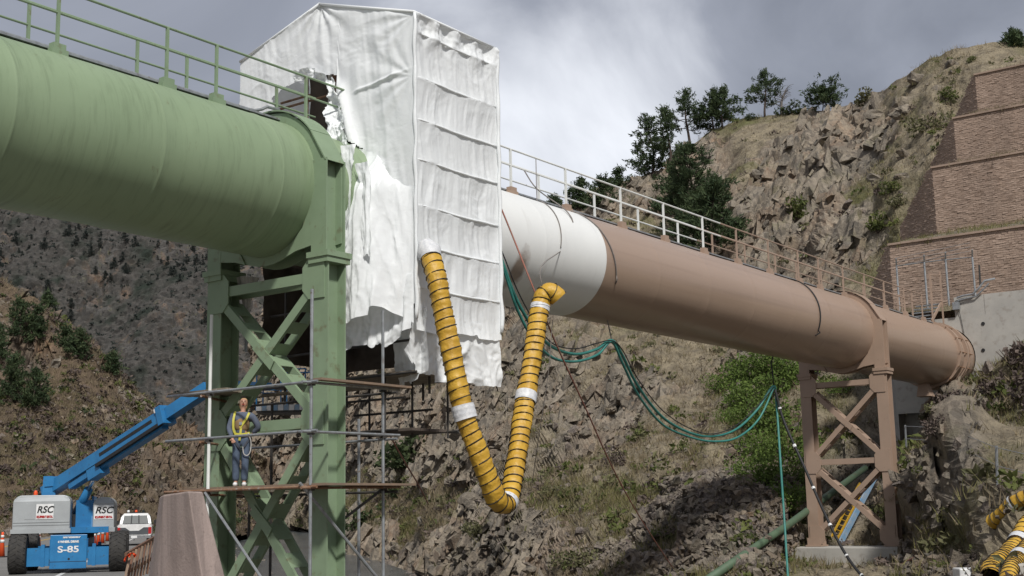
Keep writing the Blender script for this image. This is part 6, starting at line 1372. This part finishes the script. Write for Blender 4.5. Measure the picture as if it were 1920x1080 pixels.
SPOTS = [(1700, 290, 34), (1660, 290, 40), (1640, 330, 36), (1690, 330, 30), (1700, 360, 26), (1610, 270, 44), (1580, 300, 50), (1545, 260, 40), (1700, 205, 46), (1640, 215, 40), (1760, 165, 36), (1720, 150, 44), (1780, 120, 30), (1560, 225, 40), (1470, 300, 46), (1430, 330, 52), (880, 935, 60), (845, 900, 44), (870, 880, 50), (1175, 680, 44), (1150, 650, 50), (1130, 800, 40), (1150, 760, 36), (700, 1052, 30), (760, 1050, 44), (820, 1062, 50), (900, 1070, 44), (990, 1062, 40), (930, 830, 40), (1110, 640, 40)]
while len(SPOTS) < 110:
    u, v = rgb.uniform(660, 1880), rgb.uniform(230, 1075); i = np.argmin(np.abs(HR['U'][:, 0] - u)); j = np.argmin(np.abs(HR['V'][i] - v))
    if HR['R'][i, j] > .55 and HR['V'][i, 0] + 8 < v: SPOTS.append((u, v, rgb.uniform(12, 34)))
for (u, v, wpx) in SPOTS:
    p, w = base_px(u, v, wpx); o = link('boulder', RK[nb_ % 7]); o.location = tuple(p + np.array([0, 0, .05])); o.scale = (w * .5,) * 3; o.rotation_euler = (rgb.uniform(-.4, .4), rgb.uniform(-.4, .4), rgb.uniform(0, 6.3)); props(o, *(('angular boulder among the rocks of the cliff below the skyline pines and walls', 'boulder', 'boulders on the upper cliff') if v < 560 else ('angular boulder on the rocky slope under the pipes', 'boulder', 'boulders on the slope under the pipes') if v < 1000 else ('angular boulder at the bottom of the slope along the river', 'boulder', 'boulders along the foot of the slope'))); nb_ += 1
def sample(grid, weight, n, seed, u0, u1, v0, v1, near_thin=False):
    rg = np.random.default_rng(seed); w = weight * (grid['U'] > u0) * (grid['U'] < u1) * (grid['V'] > v0) * (grid['V'] < v1)
    dst = np.linalg.norm(grid['P'] - CC, axis=2); w = w / np.clip(dst, 20, 400) ** .3 * (.12 + .88 * sstep(dst, 36, 62) if near_thin else 1); w = np.clip(w, 0, None).ravel(); k = rg.choice(len(w), n, p=w / w.sum()); p = grid['P'].reshape(-1, 3)[k] + rg.normal(size=(n, 3)) * np.array([.25, .25, .03]); return p, dst.ravel()[k], rg
# broken rock standing out of the cliffs, too many to count
def rock_blocks(grid, weight, n, seed, box, lo, hi, dip, name, mat='hill', jit=.22):
    p, dst, rg = sample(grid, weight, n, seed, *box); dip = np.array(dip, float); dip /= np.linalg.norm(dip); a1 = np.cross(dip, (0, 1, .1)); a1 /= np.linalg.norm(a1); a2 = np.cross(dip, a1); B = np.stack([dip, a1, a2])
    lc = p - A0; tw = np.exp(-((lc @ PD - 32) / 7) ** 2 - ((lc @ PS) / 5.5) ** 2); s = ((lo + (hi - lo) * rg.random(n) ** 2.4) * np.clip((dst / 125) ** 1.3, .14, 1.1) * (1 - .95 * tw))[:, None, None]; base = np.array([(-1, -1, -1), (1, -1, -1), (1, 1, -1), (-1, 1, -1), (-1, -1, 1), (1, -1, 1), (1, 1, 1), (-1, 1, 1)], float) * .5
    v = base[None] * (1 + .45 * (rg.random((n, 8, 3)) - .5)) + .16 * rg.normal(size=(n, 8, 3)); v = v * np.stack([.9 + 1.3 * rg.random(n), .35 + .5 * rg.random(n), .45 + .5 * rg.random(n)], 1)[:, None, :] * s
    v = v @ B; w_ = rg.normal(size=(n, 3)) * jit; K_ = np.zeros((n, 3, 3)); K_[:, 0, 1] = -w_[:, 2]; K_[:, 0, 2] = w_[:, 1]; K_[:, 1, 0] = w_[:, 2]; K_[:, 1, 2] = -w_[:, 0]; K_[:, 2, 0] = -w_[:, 1]; K_[:, 2, 1] = w_[:, 0]
    v = v + np.einsum('nij,nkj->nki', K_, v); v = (v + p[:, None, :]).reshape(-1, 3)
    tri = np.array([(0, 2, 1), (0, 3, 2), (4, 5, 6), (4, 6, 7), (0, 1, 5), (0, 5, 4), (1, 2, 6), (1, 6, 5), (2, 3, 7), (2, 7, 6), (3, 0, 4), (3, 4, 7)]); f = (np.arange(n)[:, None, None] * 8 + tri[None]).reshape(-1, 3)
    ids = np.repeat(np.stack([rg.random(n) ** 1.6, rg.random(n), rg.random(n)], 1), 8, 0); return props(link(name, mesh_np(name, v, f, M[mat], False, tone=np.tile([1.0, 0, 0], (n * 8, 1)), vec=ids)), kind='stuff')
rock_blocks(HR, HR['R'] ** 3 + .003, 30000, 71, (470, 1930, 90, 1085), .20, 1.2, (.45, .25, .86), 'fractured_rock'); rock_blocks(HL, HL['R'] ** 3 + .01, 5000, 72, (-60, 520, 530, 1003), .25, 1.0, (.1, .1, .98), 'fractured_rock', 'left_hill')
# loose stones, dry grass and low scrub nobody could count
def stones(grid, weight, n, seed, box, lo, hi, name='scree_stones'):
    p, dst, rg = sample(grid, weight, n, seed, *box); base = np.array([(-1, -1, -1), (1, -1, -1), (1, 1, -1), (-1, 1, -1), (-.7, -.6, 1), (.8, -.7, .7), (.6, .8, 1), (-.8, .6, .8)], float)
    s = (lo + (hi - lo) * rg.random(n) ** 2.5)[:, None, None]; v = base[None] * (1 + .35 * rg.normal(size=(n, 8, 3))) * np.stack([np.ones(n), .4 + .6 * rg.random(n), .35 + .5 * rg.random(n)], 1)[:, None, :] * s
    q, _ = np.linalg.qr(rg.normal(size=(n, 3, 3))); a = rg.random((n, 1, 1)) * 6.3; v = np.einsum('nij,nkj->nki', q, v); v = (v + p[:, None, :]).reshape(-1, 3)
    ff = np.array([(0, 3, 2, 1), (4, 5, 6, 7), (0, 1, 5, 4), (1, 2, 6, 5), (2, 3, 7, 6), (3, 0, 4, 7)]); f = (np.arange(n)[:, None, None] * 8 + ff[None]).reshape(-1, 4)
    tn = np.stack([np.ones(n * 8), np.zeros(n * 8), np.repeat((rg.random(n) < .35) * 1.0, 8)], 1); return props(link(name, mesh_np(name, v, f, M['hill'], False, tone=tn, vec=np.repeat(rg.random((n, 3)), 8, 0))), kind='stuff')
stones(HR, HR['S'] + .02, 15000, 1, (860, 1930, 760, 1090), .035, .22); stones(HR, HR['R'] * .6 + .08, 6000, 2, (600, 1930, 120, 1085), .05, .35, 'loose_rocks'); stones(HL, HL['R'] * .5 + HL['S'] + .1, 2500, 3, (-60, 480, 540, 1003), .1, .5, 'loose_rocks')
def tufts(grid, weight, n, seed, box, h0, h1, mat, name, blades=6, wide=.07):
    p, dst, rg = sample(grid, weight, n, seed, *box, True); m = n * blades; P2 = np.repeat(p, blades, 0) + rg.normal(size=(m, 3)) * np.array([.12, .12, .0]); h = (h0 + (h1 - h0) * rg.random(m))[:, None]
    d = rg.normal(size=(m, 3)) * .55; d[:, 2] = 1; side_ = rg.normal(size=(m, 3)); side_[:, 2] *= .2; side_ /= np.linalg.norm(side_, axis=1, keepdims=True)
    v = np.stack([P2 - side_ * h * wide, P2 + side_ * h * wide, P2 + d * h], 1).reshape(-1, 3); v[0::3, 2] -= .08; v[1::3, 2] -= .08
    f = np.arange(m * 3).reshape(-1, 3); return props(link(name, mesh_np(name, v, f, M[mat], False, tone=np.repeat(np.clip(np.repeat(rg.random(n), blades) * .7 + .3 * rg.random(m), 0, 1), 3))), kind='stuff')
soil = (1 - HR['R']) * (1 - HR['S'])
tufts(HR, soil + .08, 22000, 11, (640, 1940, 80, 1090), .12, .46, 'dry_grass', 'dry_grass'); tufts(HR, soil * HR['G'] + .01, 15000, 12, (600, 1940, 80, 1090), .12, .4, 'green_grass', 'green_grass')
tufts(HL, (1 - HL['R']) + .04, 6000, 13, (-60, 500, 520, 1003), .25, .8, 'dry_grass', 'dry_grass')
def scrub(grid, weight, n, seed, box, r0, r1, mat, name, per=26, sz=.32):
    p, dst, rg = sample(grid, weight, n, seed, *box); r = (r0 + (r1 - r0) * rg.random(n) ** 1.6); m = n * per; d = rg.normal(size=(m, 3)); d /= np.linalg.norm(d, axis=1, keepdims=True); d[:, 2] = np.abs(d[:, 2]) * .8
    R2 = np.repeat(r, per); C_ = np.repeat(p, per, 0) + d * (R2 * (.4 + .6 * rg.random(m)))[:, None]; bt_ = np.repeat(rg.random(n), per)
    v, f, t = leaves(0, lambda a, b: (C_, d), 1.0, seed, .4); c = v.reshape(-1, 4, 3).mean(1, keepdims=True); v = ((v.reshape(-1, 4, 3) - c) * (R2 * sz)[:, None, None] + c).reshape(-1, 3); t = np.clip(t * .5 + np.repeat(bt_, 4) * .5, 0, 1)
    return props(link(name, mesh_np(name, v, f, M[mat], False, tone=t)), kind='stuff')
scrub(HR, soil + .12, 700, 21, (640, 1940, 110, 1085), .2, .75, 'sage', 'low_brush'); scrub(HR, soil * .5 + .25 * HR['G'] + .06, 1100, 22, (520, 1940, 110, 1085), .2, .8, 'sage_green', 'low_green_brush'); scrub(HR, soil + .15, 600, 25, (560, 1940, 200, 1085), .2, .7, 'twig', 'twiggy_brush')
scrub(HL, (1 - HL['R']) + .05, 800, 23, (-60, 480, 530, 1003), .35, 1.3, 'twig', 'low_brush'); scrub(HL, (1 - HL['R']) + .05, 170, 26, (-60, 480, 530, 1003), .4, 1.2, 'leaf_dark', 'low_green_brush')
scrub(HL, (1 - HL['R']) + .05, 420, 27, (-60, 480, 530, 1003), .3, 1.1, 'sage_green', 'low_sage_brush')
scrub(HF, np.ones_like(HF['R']), 4200, 24, (-60, 760, 330, 960), .35, 1.15, 'pine_blue', 'far_scrub', per=14, sz=.55)
for k, b in enumerate(BENCH):
    g_ = dict(P=b.reshape(16, 60, 3), U=np.full((16, 60), 1.0), V=np.full((16, 60), 1.0)); tufts(g_, np.ones((16, 60)), 700, 60 + k, (0, 2, 0, 2), .08, .34, 'green_grass' if k in (1,) else 'dry_grass', 'bench_grass')
# river bank: grass, pale cobbles
tufts(BANK, sstep(BANK['edge'], 2.5, 5) + 0.0, 5000, 81, (400, 900, 940, 1090), .2, .7, 'green_grass', 'bank_grass')
stones(BANK, (BANK['edge'] < 5) * (BANK['edge'] > -1.5) * 1.0, 3500, 82, (380, 900, 950, 1120), .08, .55, 'river_cobbles')
scrub(BANK, sstep(BANK['edge'], 3, 7), 90, 83, (400, 800, 940, 1090), .3, 1.0, 'leaf_dark', 'bank_brush')
